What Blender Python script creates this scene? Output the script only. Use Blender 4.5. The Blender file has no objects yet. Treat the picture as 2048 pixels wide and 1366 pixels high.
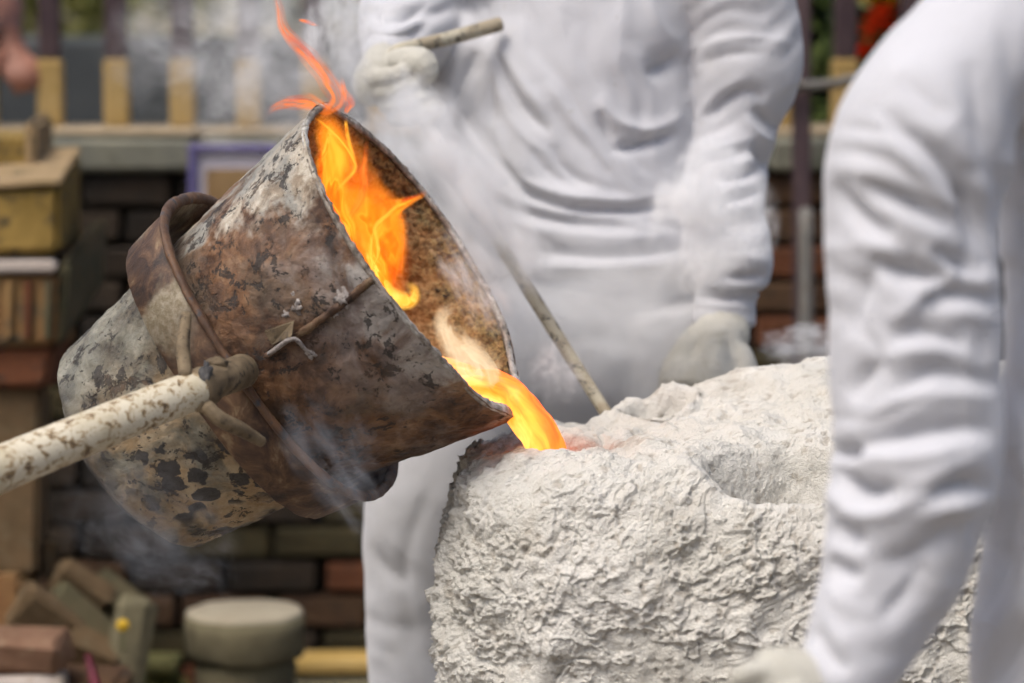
import bpy, bmesh, math, random
import numpy as np
from mathutils import Vector, Matrix

random.seed(7); RNG = np.random.default_rng(7)
SC = bpy.context.scene
COL = SC.collection

# ------------------------------------------------------------------ camera
F = 100.0 / 36.0 * 2048.0            # focal length in photo pixels
CAM = np.array([0.0, 0.0, 1.45]); PITCH = math.radians(6.0)
RT = np.array([1.0, 0, 0]); FW = np.array([0, math.cos(PITCH), -math.sin(PITCH)]); UP = np.array([0, math.sin(PITCH), math.cos(PITCH)])
cd = bpy.data.cameras.new('camera'); cam = bpy.data.objects.new('camera', cd); COL.objects.link(cam)
cam.location = CAM; cam.rotation_euler = (math.radians(90) - PITCH, 0, 0)
cd.lens = 100; cd.sensor_width = 36; cd.clip_start = 0.1; cd.clip_end = 400
cd.dof.use_dof = True; cd.dof.focus_distance = 3.94; cd.dof.aperture_fstop = 2.15
SC.camera = cam

# ------------------------------------------------------------------ sky, sun, exposure
SUN_EL, SUN_AZ = math.radians(62), math.radians(225)      # azimuth clockwise from +Y
world = bpy.data.worlds.new('World'); SC.world = world; world.use_nodes = True
wn = world.node_tree; bg = wn.nodes['Background']
sky = wn.nodes.new('ShaderNodeTexSky'); sky.sky_type = 'NISHITA'; sky.sun_disc = False
sky.sun_elevation = SUN_EL; sky.sun_rotation = SUN_AZ; sky.air_density = 1.0; sky.dust_density = 5.0; sky.ozone_density = 1.0
wn.links.new(sky.outputs[0], bg.inputs[0]); bg.inputs[1].default_value = 0.10
sd = bpy.data.lights.new('sun', 'SUN'); sd.energy = 1.5; sd.angle = math.radians(32); sd.color = (1.0, 0.965, 0.92)
sun = bpy.data.objects.new('sun', sd); COL.objects.link(sun)
sdir = Vector((math.sin(SUN_AZ) * math.cos(SUN_EL), math.cos(SUN_AZ) * math.cos(SUN_EL), math.sin(SUN_EL)))
sun.rotation_euler = sdir.to_track_quat('Z', 'Y').to_euler()
vs = SC.view_settings; vs.view_transform = 'Standard'; vs.look = 'None'; vs.gamma = 1.0; vs.use_curve_mapping = False
vs.exposure = 0.78
SC.render.engine = 'CYCLES'
cy = SC.cycles; cy.use_denoising = True; cy.max_bounces = 6; cy.diffuse_bounces = 3; cy.transparent_max_bounces = 24; cy.volume_bounces = 4
cy.volume_step_rate = 1.0; cy.volume_max_steps = 128; cy.use_adaptive_sampling = True; cy.adaptive_threshold = 0.04; cy.adaptive_min_samples = 12; cy.sample_clamp_indirect = 6.0
cy.caustics_reflective = False; cy.caustics_refractive = False

# ------------------------------------------------------------------ helpers: projection and noise
def W(px, py, D):
    return CAM + RT * ((px - 1024) / F * D) + UP * ((683 - py) / F * D) + FW * D
def project(V):
    r = V - CAM; d = r @ FW
    return 1024 + F * (r @ RT) / d, 683 - F * (r @ UP) / d, d
def sstep(a, b, x):
    t = np.clip((x - a) / (b - a), 0, 1); return t * t * (3 - 2 * t)
_perm = np.random.default_rng(3).permutation(512).astype(np.int64); _perm = np.concatenate([_perm, _perm, _perm])
_g = np.random.default_rng(4).normal(size=(512, 3)); _g /= np.linalg.norm(_g, axis=1, keepdims=True)
def perlin(P):
    P = np.asarray(P, float); I = np.floor(P).astype(np.int64); f = P - I; I = I % 512
    u = f * f * f * (f * (f * 6 - 15) + 10); out = 0
    for dx in (0, 1):
        wx = u[:, 0] if dx else 1 - u[:, 0]
        for dy in (0, 1):
            wy = u[:, 1] if dy else 1 - u[:, 1]
            for dz in (0, 1):
                wz = u[:, 2] if dz else 1 - u[:, 2]
                h = _perm[_perm[_perm[(I[:, 0] + dx) % 512] + (I[:, 1] + dy) % 512] + (I[:, 2] + dz) % 512]
                g = _g[h]
                out = out + wx * wy * wz * (g[:, 0] * (f[:, 0] - dx) + g[:, 1] * (f[:, 1] - dy) + g[:, 2] * (f[:, 2] - dz))
    return out * 1.6
def fbm(P, n=4, gain=.5):
    s = 0; a = 1.0
    for i in range(n): s = s + a * perlin(P * (2.03 ** i) + 17.3 * i); a *= gain
    return s

# ------------------------------------------------------------------ helpers: materials
class G:
    """tiny node-graph writer"""
    def __init__(s, name):
        s.m = bpy.data.materials.new(name); s.m.use_nodes = True; s.t = s.m.node_tree; s.n = s.t.nodes; s.n.clear()
        s.out = s.n.new('ShaderNodeOutputMaterial')
    def put(s, sock, v):
        if v is None: return
        if isinstance(v, bpy.types.NodeSocket): s.t.links.new(v, sock)
        elif isinstance(v, (tuple, list)) and len(v) == 3 and sock.type == 'RGBA': sock.default_value = (*v, 1)
        else: sock.default_value = v
    def node(s, kind, **kw):
        n = s.n.new(kind)
        for k, v in kw.items(): setattr(n, k, v)
        return n
    def obj(s): return s.node('ShaderNodeTexCoord').outputs['Object']
    def gen(s): return s.node('ShaderNodeTexCoord').outputs['Generated']
    def attr(s, name): return s.node('ShaderNodeAttribute', attribute_name=name).outputs['Fac']
    def noise(s, vec, scale, detail=4, rough=.55, dist=0.0, col=False):
        n = s.node('ShaderNodeTexNoise'); s.put(n.inputs['Vector'], vec)
        n.inputs['Scale'].default_value = scale; n.inputs['Detail'].default_value = detail; n.inputs['Roughness'].default_value = rough; n.inputs['Distortion'].default_value = dist
        return n.outputs['Color' if col else 'Fac']
    def voro(s, vec, scale, feature='F1', rnd=1.0):
        n = s.node('ShaderNodeTexVoronoi', feature=feature); s.put(n.inputs['Vector'], vec); n.inputs['Scale'].default_value = scale; n.inputs['Randomness'].default_value = rnd
        return n.outputs['Distance']
    def math(s, op, a, b=None, c=None, clamp=False):
        n = s.node('ShaderNodeMath', operation=op, use_clamp=clamp); s.put(n.inputs[0], a); s.put(n.inputs[1], b)
        if c is not None: s.put(n.inputs[2], c)
        return n.outputs[0]
    def step(s, v, a, b, lo=0.0, hi=1.0):
        n = s.node('ShaderNodeMapRange', interpolation_type='SMOOTHSTEP'); s.put(n.inputs['Value'], v)
        n.inputs['From Min'].default_value = a; n.inputs['From Max'].default_value = b; n.inputs['To Min'].default_value = lo; n.inputs['To Max'].default_value = hi
        return n.outputs[0]
    def mix(s, f, a, b, mode='MIX'):
        n = s.node('ShaderNodeMix', data_type='RGBA', blend_type=mode); s.put(n.inputs[0], f); s.put(n.inputs[6], a); s.put(n.inputs[7], b)
        return n.outputs[2]
    def ramp(s, v, stops):
        n = s.node('ShaderNodeValToRGB'); s.put(n.inputs[0], v); e = n.color_ramp.elements
        while len(e) < len(stops): e.new(.5)
        for x, (p, c) in zip(e, stops): x.position = p; x.color = (*c, 1)
        return n.outputs[0]
    def mapv(s, vec, scale=(1, 1, 1), rot=(0, 0, 0), loc=(0, 0, 0)):
        n = s.node('ShaderNodeMapping'); s.put(n.inputs[0], vec); n.inputs['Scale'].default_value = scale; n.inputs['Rotation'].default_value = rot; n.inputs['Location'].default_value = loc
        return n.outputs[0]
    def xyz(s, x, y, z):
        n = s.node('ShaderNodeCombineXYZ'); s.put(n.inputs[0], x); s.put(n.inputs[1], y); s.put(n.inputs[2], z); return n.outputs[0]
    def bump(s, h, strength=.5, dist=.01, normal=None):
        n = s.node('ShaderNodeBump'); s.put(n.inputs['Height'], h); n.inputs['Strength'].default_value = strength; n.inputs['Distance'].default_value = dist; s.put(n.inputs['Normal'], normal)
        return n.outputs[0]
    def bsdf(s, col, rough=.7, metal=0.0, normal=None, spec=.5, **kw):
        n = s.node('ShaderNodeBsdfPrincipled'); s.put(n.inputs['Base Color'], col); s.put(n.inputs['Roughness'], rough); s.put(n.inputs['Metallic'], metal)
        s.put(n.inputs['Normal'], normal); s.put(n.inputs['Specular IOR Level'], spec)
        for k, v in kw.items(): s.put(n.inputs[k], v)
        s.t.links.new(n.outputs[0], s.out.inputs[0]); return s.m

def m_simple(name, c1, c2, scale=8, rough=.85, bump=.4, bscale=60, dark=None, spec=.3):
    g = G(name); o = g.obj(); n = g.noise(o, scale, 5, .6); c = g.mix(g.step(n, .3, .7), c1, c2)
    if dark: c = g.mix(g.step(g.noise(o, scale * 2.3, 4, .65), .52, .68), c, dark)
    return g.bsdf(c, rough, normal=g.bump(g.noise(o, bscale, 4, .6), bump, .004), spec=spec)

# ------------------------------------------------------------------ helpers: objects
def tag(o, label=None, cat=None, group=None, kind=None):
    if label: o['label'] = label
    if cat: o['category'] = cat
    if group: o['group'] = group
    if kind: o['kind'] = kind
    return o
def thing(name, label, cat, loc=(0, 0, 0), group=None):
    o = bpy.data.objects.new(name, None); COL.objects.link(o); o.location = loc; o.empty_display_size = .05
    return tag(o, label, cat, group)
def add(name, me, mat=None, parent=None):
    if mat and not me.materials: me.materials.append(mat)
    o = bpy.data.objects.new(name, me); COL.objects.link(o)
    if parent:
        o.parent = parent; bpy.context.view_layer.update() if False else None
        o.matrix_parent_inverse = Matrix.Translation(-Vector(world_loc(parent)))
    return o
def world_loc(o):
    l = Vector(o.location)
    if o.parent: l = l + Vector(world_loc(o.parent)) + o.matrix_parent_inverse.translation
    return l
def mesh(name, V, Fc, smooth=True, attrs=None):
    me = bpy.data.meshes.new(name)
    V = np.asarray(V, float)
    if isinstance(Fc, np.ndarray) and Fc.ndim == 2 and Fc.shape[1] == 4:
        me.vertices.add(len(V)); me.vertices.foreach_set('co', V.ravel().astype(np.float32))
        me.loops.add(Fc.size); me.loops.foreach_set('vertex_index', Fc.ravel().astype(np.int32))
        me.polygons.add(len(Fc)); me.polygons.foreach_set('loop_start', np.arange(0, Fc.size, 4, dtype=np.int32))
        me.update(calc_edges=True)
    else:
        me.from_pydata([tuple(v) for v in V], [], [tuple(int(i) for i in f) for f in Fc]); me.update()
    me.validate()
    if smooth: me.polygons.foreach_set('use_smooth', np.ones(len(me.polygons), bool))
    for k, a in (attrs or {}).items():
        at = me.attributes.new(k, 'FLOAT', 'POINT'); at.data.foreach_set('value', np.asarray(a, np.float32))
    return me
def grid_faces(nu, nv, wrap_u=False, flip=False):
    """vertex index = v * nu + u"""
    u = np.arange(nu if wrap_u else nu - 1); v = np.arange(nv - 1); uu, vv = np.meshgrid(u, v)
    a = vv * nu + uu; b = vv * nu + (uu + 1) % nu; c = (vv + 1) * nu + (uu + 1) % nu; d = (vv + 1) * nu + uu
    q = np.stack([a, b, c, d], -1).reshape(-1, 4)
    return q[:, ::-1].copy() if flip else q
def catmull(P, n):
    """resample a control polyline (k x dims) smoothly to n points"""
    P = np.asarray(P, float)
    if len(P) == 2: t = np.linspace(0, 1, n)[:, None]; return P[0] * (1 - t) + P[1] * t
    Q = np.vstack([2 * P[0] - P[1], P, 2 * P[-1] - P[-2]])
    L = np.concatenate([[0], np.cumsum(np.linalg.norm(np.diff(P[:, :min(3, P.shape[1])], axis=0), axis=1))]); s = np.linspace(0, L[-1], n)
    k = np.clip(np.searchsorted(L, s, side='right') - 1, 0, len(P) - 2); t = ((s - L[k]) / np.maximum(L[k + 1] - L[k], 1e-9))[:, None]
    p0, p1, p2, p3 = Q[k], Q[k + 1], Q[k + 2], Q[k + 3]
    return .5 * (2 * p1 + (p2 - p0) * t + (2 * p0 - 5 * p1 + 4 * p2 - p3) * t ** 2 + (3 * p1 - p0 - 3 * p2 + p3) * t ** 3)
def tube(ctrl, n=24, seg=20, depth=1.0, caps=True, ref=None):
    """ctrl rows: x y z r (or r, depth radius) in world metres -> V, F (closed tube), u, ang"""
    C = catmull(ctrl, n); P = C[:, :3]; r = C[:, 3]; rd = C[:, 4] if C.shape[1] > 4 else r * depth
    T = np.gradient(P, axis=0); T /= np.linalg.norm(T, axis=1, keepdims=True)
    ref = FW if ref is None else np.asarray(ref, float)
    S = np.cross(T, ref); l = np.linalg.norm(S, axis=1, keepdims=True); S = np.where(l > 1e-3, S / np.maximum(l, 1e-6), RT)
    for i in range(1, n):
        if S[i] @ S[i - 1] < 0: S[i] = -S[i]
    N = np.cross(S, T)
    th = np.linspace(0, 2 * math.pi, seg, endpoint=False)
    V = P[:, None, :] + S[:, None, :] * (r[:, None] * np.cos(th))[..., None] + N[:, None, :] * (rd[:, None] * np.sin(th))[..., None]
    V = V.reshape(-1, 3); Fc = [tuple(q) for q in grid_faces(seg, n, True)]
    u = np.repeat(np.linspace(0, 1, n), seg); a = np.tile(th, n)
    if caps:
        b = len(V); V = np.vstack([V, P[0] - T[0] * min(r[0], rd[0]) * .5, P[-1] + T[-1] * min(r[-1], rd[-1]) * .5]); u = np.append(u, [0, 1]); a = np.append(a, [0, 0])
        for j in range(seg):
            Fc.append((b, (j + 1) % seg, j)); Fc.append((b + 1, (n - 1) * seg + j, (n - 1) * seg + (j + 1) % seg))
    return V, Fc, u, a
def wctrl(rows):
    """rows px,py,D,radius px (,depth m) -> world control rows"""
    out = []
    for r in rows:
        p = W(r[0], r[1], r[2]); k = r[2] / F
        out.append([*p, r[3] * k, (r[4] if len(r) > 4 else r[3] * k)])
    return out
def joinVF(parts):
    V = []; Fc = []; o = 0
    for v, f in parts:
        V.append(np.asarray(v)); Fc += [tuple(int(i) + o for i in q) for q in f]; o += len(v)
    return np.vstack(V), Fc
def remesh(parts, voxel, smooth=6, extra=None):
    """union of overlapping closed meshes as one continuous surface -> V, F(quads), N"""
    V, Fc = joinVF(parts); me = mesh('tmp', V, Fc)
    bm = bmesh.new(); bm.from_mesh(me); bmesh.ops.recalc_face_normals(bm, faces=bm.faces); bm.to_mesh(me); bm.free()
    o = bpy.data.objects.new('tmp', me); COL.objects.link(o)
    m = o.modifiers.new('r', 'REMESH'); m.mode = 'VOXEL'; m.voxel_size = voxel
    if smooth: s = o.modifiers.new('s', 'SMOOTH'); s.iterations = smooth; s.factor = .5
    dg = bpy.context.evaluated_depsgraph_get(); e = o.evaluated_get(dg); em = e.to_mesh()
    n = len(em.vertices); A = np.empty(n * 3, np.float32); em.vertices.foreach_get('co', A); B = np.empty(n * 3, np.float32); em.vertices.foreach_get('normal', B)
    L = np.empty(len(em.loops), np.int32); em.loops.foreach_get('vertex_index', L)
    Q = L.reshape(-1, 4).copy(); e.to_mesh_clear(); bpy.data.objects.remove(o); bpy.data.meshes.remove(me)
    return A.reshape(-1, 3).astype(float), Q, B.reshape(-1, 3).astype(float)
def folds(V, N, L, gain=1.0, rk=.6, wk=1.0, wr=()):
    """raise ridges (+mm) and press valleys (-mm) into cloth; curves follow the cloth of the photo. rows: mm, width px, [(px,py)...]"""
    px, py, d = project(V); view = (V - CAM); view /= np.linalg.norm(view, axis=1, keepdims=True)
    face = sstep(-.3, .3, -(N * view).sum(1)); out = np.zeros(len(V))
    for amp, w, pts in L:
        amp, w = (amp * 1.25, w * 1.1 * wk) if amp < 0 else (amp * rk, w * 1.1 * wk)
        C = catmull(pts, max(8, 6 * len(pts))); lo = C.min(0) - 4 * w; hi = C.max(0) + 4 * w
        k = np.where((px > lo[0]) & (px < hi[0]) & (py > lo[1]) & (py < hi[1]))[0]
        if not len(k): continue
        x = np.stack([px[k], py[k]], 1); best = np.full(len(k), 1e9); bs = np.zeros(len(k)); sg = np.zeros(len(k)); n = len(C) - 1
        for i in range(n):
            a, b = C[i], C[i + 1]; ab = b - a; t = np.clip(((x - a) @ ab) / max(ab @ ab, 1e-9), 0, 1); q = a + t[:, None] * ab; e = np.linalg.norm(x - q, axis=1)
            c = e < best; best[c] = e[c]; bs[c] = (i + t[c]) / n
        taper = np.sin(np.pi * np.clip(bs, 0, 1)) ** .8
        out[k] += amp * .001 * (.45 * np.exp(-.5 * (best / w) ** 2) + .6 * np.exp(-best / (.85 * w))) * (.06 + .94 * taper)
    for (x0, y0, rx, ry, ang, lam, mm, sd_) in wr:
        q = np.hypot((px - x0) / rx, (py - y0) / ry); m = sstep(1.0, .55, q); c_, s_ = math.cos(math.radians(ang)), math.sin(math.radians(ang))
        al = (px - x0) * c_ + (py - y0) * s_; ac = -(px - x0) * s_ + (py - y0) * c_
        base_ = np.stack([al / (4.5 * lam), ac / lam, 0 * al + sd_], 1); wv = perlin(np.stack([al / 160, ac / 160, 0 * al + sd_ + 5], 1))
        base_[:, 1] += 1.3 * wv; n_ = perlin(base_); out += m * mm * .001 * (np.where(n_ > 0, n_ * .6, -np.abs(n_) ** .8 * 1.2))
    return V + N * (out * face * gain)[:, None]
_bevel = {}
def box_mesh(sx, sy, sz, bev=.004, jit=0.0, key=None):
    bm = bmesh.new(); bmesh.ops.create_cube(bm, size=1.0)
    for v in bm.verts: v.co = Vector((v.co.x * sx, v.co.y * sy, v.co.z * sz))
    if bev: bmesh.ops.bevel(bm, geom=bm.edges[:], offset=bev, segments=1, affect='EDGES')
    if jit:
        for v in bm.verts: v.co += Vector((random.uniform(-jit, jit), random.uniform(-jit, jit), random.uniform(-jit, jit)))
    me = bpy.data.meshes.new('box'); bm.to_mesh(me); bm.free(); return me
def put_box(name, c, size, mat, parent=None, rot=(0, 0, 0), bev=.006, jit=0.0):
    o = add(name, box_mesh(*size, bev, jit), mat, parent); o.location = tuple(c); o.rotation_euler = rot; return o

# ================================================================== SETTING
def zy(py, Y): return 1.45 - Y * math.tan(math.atan((py - 683) / F) + PITCH)
def xp(px, Y, z): return (px - 1024) / F * (Y * math.cos(PITCH) + (1.45 - z) * math.sin(PITCH))
def hexaW(front, D1, back, D2):
    """solid from a front quad and a back quad, both given as 4 points (tl tr br bl)"""
    V = [W(x, y, D1) for x, y in front] + [W(x, y, D2) for x, y in back]
    return np.array(V), [(0, 3, 2, 1), (4, 5, 6, 7), (0, 1, 5, 4), (1, 2, 6, 5), (2, 3, 7, 6), (3, 0, 4, 7)]
def solid(name, V, Fc, mat, parent=None, bev=.008, sub=0):
    me = mesh(name, V, Fc, smooth=False); bm = bmesh.new(); bm.from_mesh(me); bmesh.ops.recalc_face_normals(bm, faces=bm.faces)
    if bev: bmesh.ops.bevel(bm, geom=bm.edges[:], offset=bev, segments=2, affect='EDGES')
    bm.to_mesh(me); bm.free(); return add(name, me, mat, parent)

M_ground = m_simple('packed_earth', (.11, .085, .06), (.2, .16, .11), 3, .95, .8, 40, (.07, .055, .04))
M_plat = m_simple('dusty_boards', (.18, .15, .12), (.27, .24, .2), 5, .9, .5, 50)
M_ochre = m_simple('ochre_limewash', (.14, .09, .018), (.24, .155, .04), 9, .9, .8, 30, (.05, .038, .018))
M_ochre2 = m_simple('pale_ochre_cap', (.22, .155, .075), (.3, .21, .115), 9, .9, .6, 45, (.1, .075, .04))  # paler ochre for the block's top and the upright slab
M_brown = m_simple('brown_masonry', (.16, .075, .03), (.24, .15, .06), 7, .95, .6, 40, (.07, .06, .04))
M_moss = m_simple('mossy_masonry', (.06, .055, .028), (.12, .09, .048), 7, .95, .6, 40, (.05, .055, .03))
M_pale = m_simple('pale_ledge', (.34, .29, .25), (.42, .37, .33), 8, .9, .3, 40, (.3, .25, .2))
M_coping = m_simple('grey_coping', (.13, .13, .105), (.2, .19, .14), 5, .95, .6, 40, (.08, .085, .06))
M_copetop = m_simple('tan_coping_cap', (.33, .26, .17), (.4, .31, .2), 5, .95, .5, 40, (.2, .17, .11))
M_darkwood = m_simple('dark_brown_paint', (.045, .026, .03), (.065, .04, .04), 12, .6, .3, 60)
M_yellow = m_simple('mustard_paint', (.3, .195, .06), (.36, .25, .1), 9, .65, .3, 60, (.3, .2, .06))
M_wallgrey = m_simple('dark_grey_render', (.045, .05, .052), (.075, .08, .08), 2.5, .95, .4, 30)
M_stone = m_simple('weathered_stone', (.11, .095, .055), (.16, .14, .085), 9, .95, .7, 50, (.1, .085, .05))
M_stonetop = m_simple('pale_stone_top', (.27, .235, .17), (.34, .3, .22), 9, .95, .5, 50, (.25, .21, .15))  # stool top, paler than the drum
M_mortar = m_simple('soot_and_shade_mortar', (.014, .012, .009), (.03, .024, .018), 9, 1, .5, 40)  # the wall's shade is put into this mortar colour along with soot
M_bricks = [m_simple('soot_and_shade_brick', (.016, .013, .01), (.035, .024, .015), 16, .95, .7, 60),  # near-black colour holds the wall's deep shade as well as soot
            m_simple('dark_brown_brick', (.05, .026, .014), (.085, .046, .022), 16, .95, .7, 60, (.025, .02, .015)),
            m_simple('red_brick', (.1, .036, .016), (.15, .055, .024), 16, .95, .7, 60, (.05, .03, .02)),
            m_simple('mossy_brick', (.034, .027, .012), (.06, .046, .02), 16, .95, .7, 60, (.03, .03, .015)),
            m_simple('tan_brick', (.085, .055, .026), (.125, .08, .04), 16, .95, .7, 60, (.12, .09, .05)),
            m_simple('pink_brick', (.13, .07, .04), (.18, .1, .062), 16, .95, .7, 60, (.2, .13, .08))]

# ground sheet and the low platform the workers stand on
V, Fc = np.array([[-150, -60, 0], [150, -60, 0], [150, 250, 0], [-150, 250, 0]]), [(0, 1, 2, 3)]
tag(add('ground', mesh('ground', V, Fc, False), M_ground), kind='structure')
tag(put_box('platform', (0, 3.75, .1), (6, 3.1, .2), M_plat, bev=.01), kind='structure')

# ---- brick wall with coping
WY = 6.25; ZT = zy(345, WY); ZC = zy(272, WY)
wall = thing('brick_wall', 'low sooty brick wall with painted-in shade and grey stone coping behind the workers', 'wall', (0, WY, 0)); wall['kind'] = 'thing'
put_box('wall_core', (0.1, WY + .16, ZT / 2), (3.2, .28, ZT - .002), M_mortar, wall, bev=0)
bh, bl = .066, .2; rows = int(ZT / (bh + .012)) + 1; bmeshes = [box_mesh(bl - .006, .06, bh, .007, .003) for _ in range(5)]
half = [box_mesh(bl * .5 - .006, .06, bh, .007, .003) for _ in range(2)]
for r in range(rows):
    z = ZT - .006 - bh / 2 - r * (bh + .012)
    if z < .03: break
    for c in range(-7, 8):
        x = c * (bl + .012) + (0.106 if r % 2 else 0) + random.uniform(-.004, .004)
        w = random.random()
        px = 1024 + F * x / WY; py = 85 + (1.45 - z) * F / WY
        dark = (px < 420 and py > 420) or py < 560  # deep shade at lower left is painted with mostly near-black bricks
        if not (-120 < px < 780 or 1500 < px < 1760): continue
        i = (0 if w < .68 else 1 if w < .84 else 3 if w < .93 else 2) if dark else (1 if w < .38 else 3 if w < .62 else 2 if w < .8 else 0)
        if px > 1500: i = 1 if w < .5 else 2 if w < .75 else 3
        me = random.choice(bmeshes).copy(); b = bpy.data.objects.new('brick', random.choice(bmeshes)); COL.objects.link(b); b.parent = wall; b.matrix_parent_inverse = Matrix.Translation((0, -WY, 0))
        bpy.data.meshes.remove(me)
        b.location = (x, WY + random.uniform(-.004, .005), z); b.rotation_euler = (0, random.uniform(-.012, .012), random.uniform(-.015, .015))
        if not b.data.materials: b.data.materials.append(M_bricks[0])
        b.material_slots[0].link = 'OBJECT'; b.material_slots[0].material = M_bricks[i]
x = -1.52
while x < 1.7:
    L = random.uniform(.36, .44)
    s = put_box('coping_stone', (x + L / 2, WY + .13, (ZT + ZC) / 2 + random.uniform(-.003, .003)), (L - .006, .38, ZC - ZT - .006), M_coping, wall, bev=.012, jit=.003)
    put_box('coping_cap', (x + L / 2, WY + .15, ZC + .008), (L - .004, .36, .016), M_copetop, s, bev=.005, jit=.002); x += L

# ---- railing: dark balusters with a mustard lower half
RY = WY + .12; Z0 = ZC + .016; Z1 = zy(118, RY); Z2 = 2.0
rail = thing('railing', 'dark wooden railing with mustard painted lower posts on the wall', 'railing', (0, RY, Z0))
bl_me = box_mesh(.056, .056, Z1 - Z0, .006); bu_me = box_mesh(.048, .048, Z2 - Z1, .005)
bl_me.materials.append(M_yellow); bu_me.materials.append(M_darkwood)
for i in range(-2, 16):
    x = xp(101, RY, 1.4) + .1475 * i
    if .1 < x < .5: continue
    a = add('baluster', bu_me, None, rail); a.location = (x, RY, (Z1 + Z2) / 2); a.rotation_euler[2] = random.uniform(-.06, .06)
    b = add('painted_foot', bl_me, None, a); b.location = (x, RY, (Z0 + Z1) / 2)
put_box('top_rail', (0.1, RY, Z2 + .03), (3.4, .09, .06), M_darkwood, rail)

# ---- things behind the railing
gw = tag(put_box('boundary_wall', (0, 8.2, zy(72, 8.2) / 2), (9, .18, zy(72, 8.2)), M_wallgrey, bev=.02), 'low dark grey rendered wall behind the railing', 'wall')
M_farwall = m_simple('sandy_render', (.4, .35, .24), (.5, .45, .33), 1.2, .9, .3, 20, (.3, .28, .18))
fb = thing('far_building', 'pale sandy building far beyond the railing', 'building', (-2.5, 17, 0))
put_box('facade', (-2.2, 17.3, 2.0), (10, .4, 4.0), M_farwall, fb, bev=.02)
put_box('plinth', (-2.2, 17.05, .3), (10, .12, .6), M_coping, fb, bev=.02)
put_box('roof_edge', (-2.2, 17.2, 4.08), (10.4, .9, .16), M_brown, fb, bev=.02)

def leaf_mat(name, c1, c2):
    g = G(name); r = g.node('ShaderNodeObjectInfo'); n = g.noise(g.obj(), 9, 3)
    return g.bsdf(g.mix(g.step(n, .35, .65), c1, c2), .55, spec=.3)
M_leaf = leaf_mat('green_leaves', (.035, .06, .015), (.1, .13, .03)); M_leafy = leaf_mat('yellow_green_leaves', (.13, .14, .03), (.26, .24, .07))
M_leafd = leaf_mat('dark_leaves', (.012, .03, .02), (.03, .06, .03))
M_bark = m_simple('bark', (.06, .045, .03), (.1, .08, .05), 12, .95, .6, 50)
M_red = m_simple('red_petals', (.55, .03, .01), (.65, .1, .02), 20, .5, .2, 60); M_yel = m_simple('yellow_petals', (.5, .3, .008), (.55, .36, .02), 20, .5, .2, 60)
def leaf_cloud(n, c, rad, size, flat=.6):
    V = []; Fc = []
    for i in range(n):
        d = RNG.normal(size=3); d /= np.linalg.norm(d); p = np.array(c) + d * np.array(rad) * (RNG.random() ** .4)
        a = RNG.normal(size=3); a /= np.linalg.norm(a); b = np.cross(a, RNG.normal(size=3)); b /= np.linalg.norm(b); s = size * RNG.uniform(.6, 1.3); nn = np.cross(a, b)
        o = len(V); V += [p - a * s, p + b * s * .35 + nn * s * .12, p + a * s, p - b * s * .35 + nn * s * .12]; Fc += [(o, o + 1, o + 2), (o, o + 2, o + 3)]
    return np.array(V), Fc
def shrub(name, label, c, rad, n, size, mat, blossoms=(), base=0.0, cat='shrub'):
    t = thing(name, label, cat, (c[0], c[1], base)); r2 = []
    for k in range(5):
        e = np.array(c) + RNG.normal(size=3) * np.array(rad) * .45
        v, f, _, _ = tube([[c[0] + .02 * k - .04, c[1], base, .018], [(c[0] + e[0]) / 2, c[1], (base + e[2]) / 2, .013], [*e, .006]], 8, 6); r2.append((v, f))
    v, f = joinVF(r2); add('stem', mesh('stem', v, f), M_bark, t)['kind'] = 'stuff'
    V, Fc = leaf_cloud(n, c, rad, size); add('foliage', mesh('foliage', V, Fc, False), mat, t)['kind'] = 'stuff'
    for (p, rr, m) in blossoms:
        pv = []; 
        for k in range(9):
            an = k * 2.4; el = .25 + .06 * k; d = np.array([math.cos(an) * math.cos(el), math.sin(an) * math.cos(el) * .8, math.sin(el)])
            q = np.array(p); s = np.cross(d, [0, 0, 1]); s /= np.linalg.norm(s); pv.append((np.array([q, q + d * rr * .6 + s * rr * .35, q + d * rr, q + d * rr * .6 - s * rr * .35]), [(0, 1, 2, 3)]))
        v, f = joinVF(pv); add('blossom', mesh('blossom', v, f, False), m, t)
    return t
shrub('shrub', 'yellowish green shrub beyond the railing above the ochre pedestal', (-1.35, 9.0, 1.62), (.5, .3, .3), 900, .05, M_leafy)
shrub('shrub', 'loose green shrub beyond the railing behind the flame tip', (-.45, 9.4, 1.7), (.55, .3, .3), 700, .05, M_leaf)
bl = []
for px, py, m, rr in [(1755, 2, M_yel, .05), (1772, 0, M_yel, .05), (1740, 8, M_yel, .04), (1760, 38, M_red, .05), (1750, 58, M_red, .05), (1775, 30, M_red, .045), (1742, 75, M_red, .04), (1735, 105, M_red, .045), (1765, 60, M_red, .05), (1728, 112, M_red, .04), (1790, 70, M_red, .05), (1840, 5, M_yel, .05), (1850, 15, M_yel, .05), (1720, 120, M_red, .04), (1612, 180, M_red, .03), (1780, 10, M_yel, .05)]:
    bl.append((W(px, py, 6.75), rr, m))
shrub('flowering_shrub', 'green shrub with red and yellow blossoms behind the railing at right', W(1740, 90, 6.95), (.5, .14, .3), 1500, .045, M_leaf, bl, cat='shrub')
shrub('shrub', 'dark leafy shrub behind the railing beside the white sleeve', W(1590, 130, 7.05), (.3, .14, .28), 900, .05, M_leafd)

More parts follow.
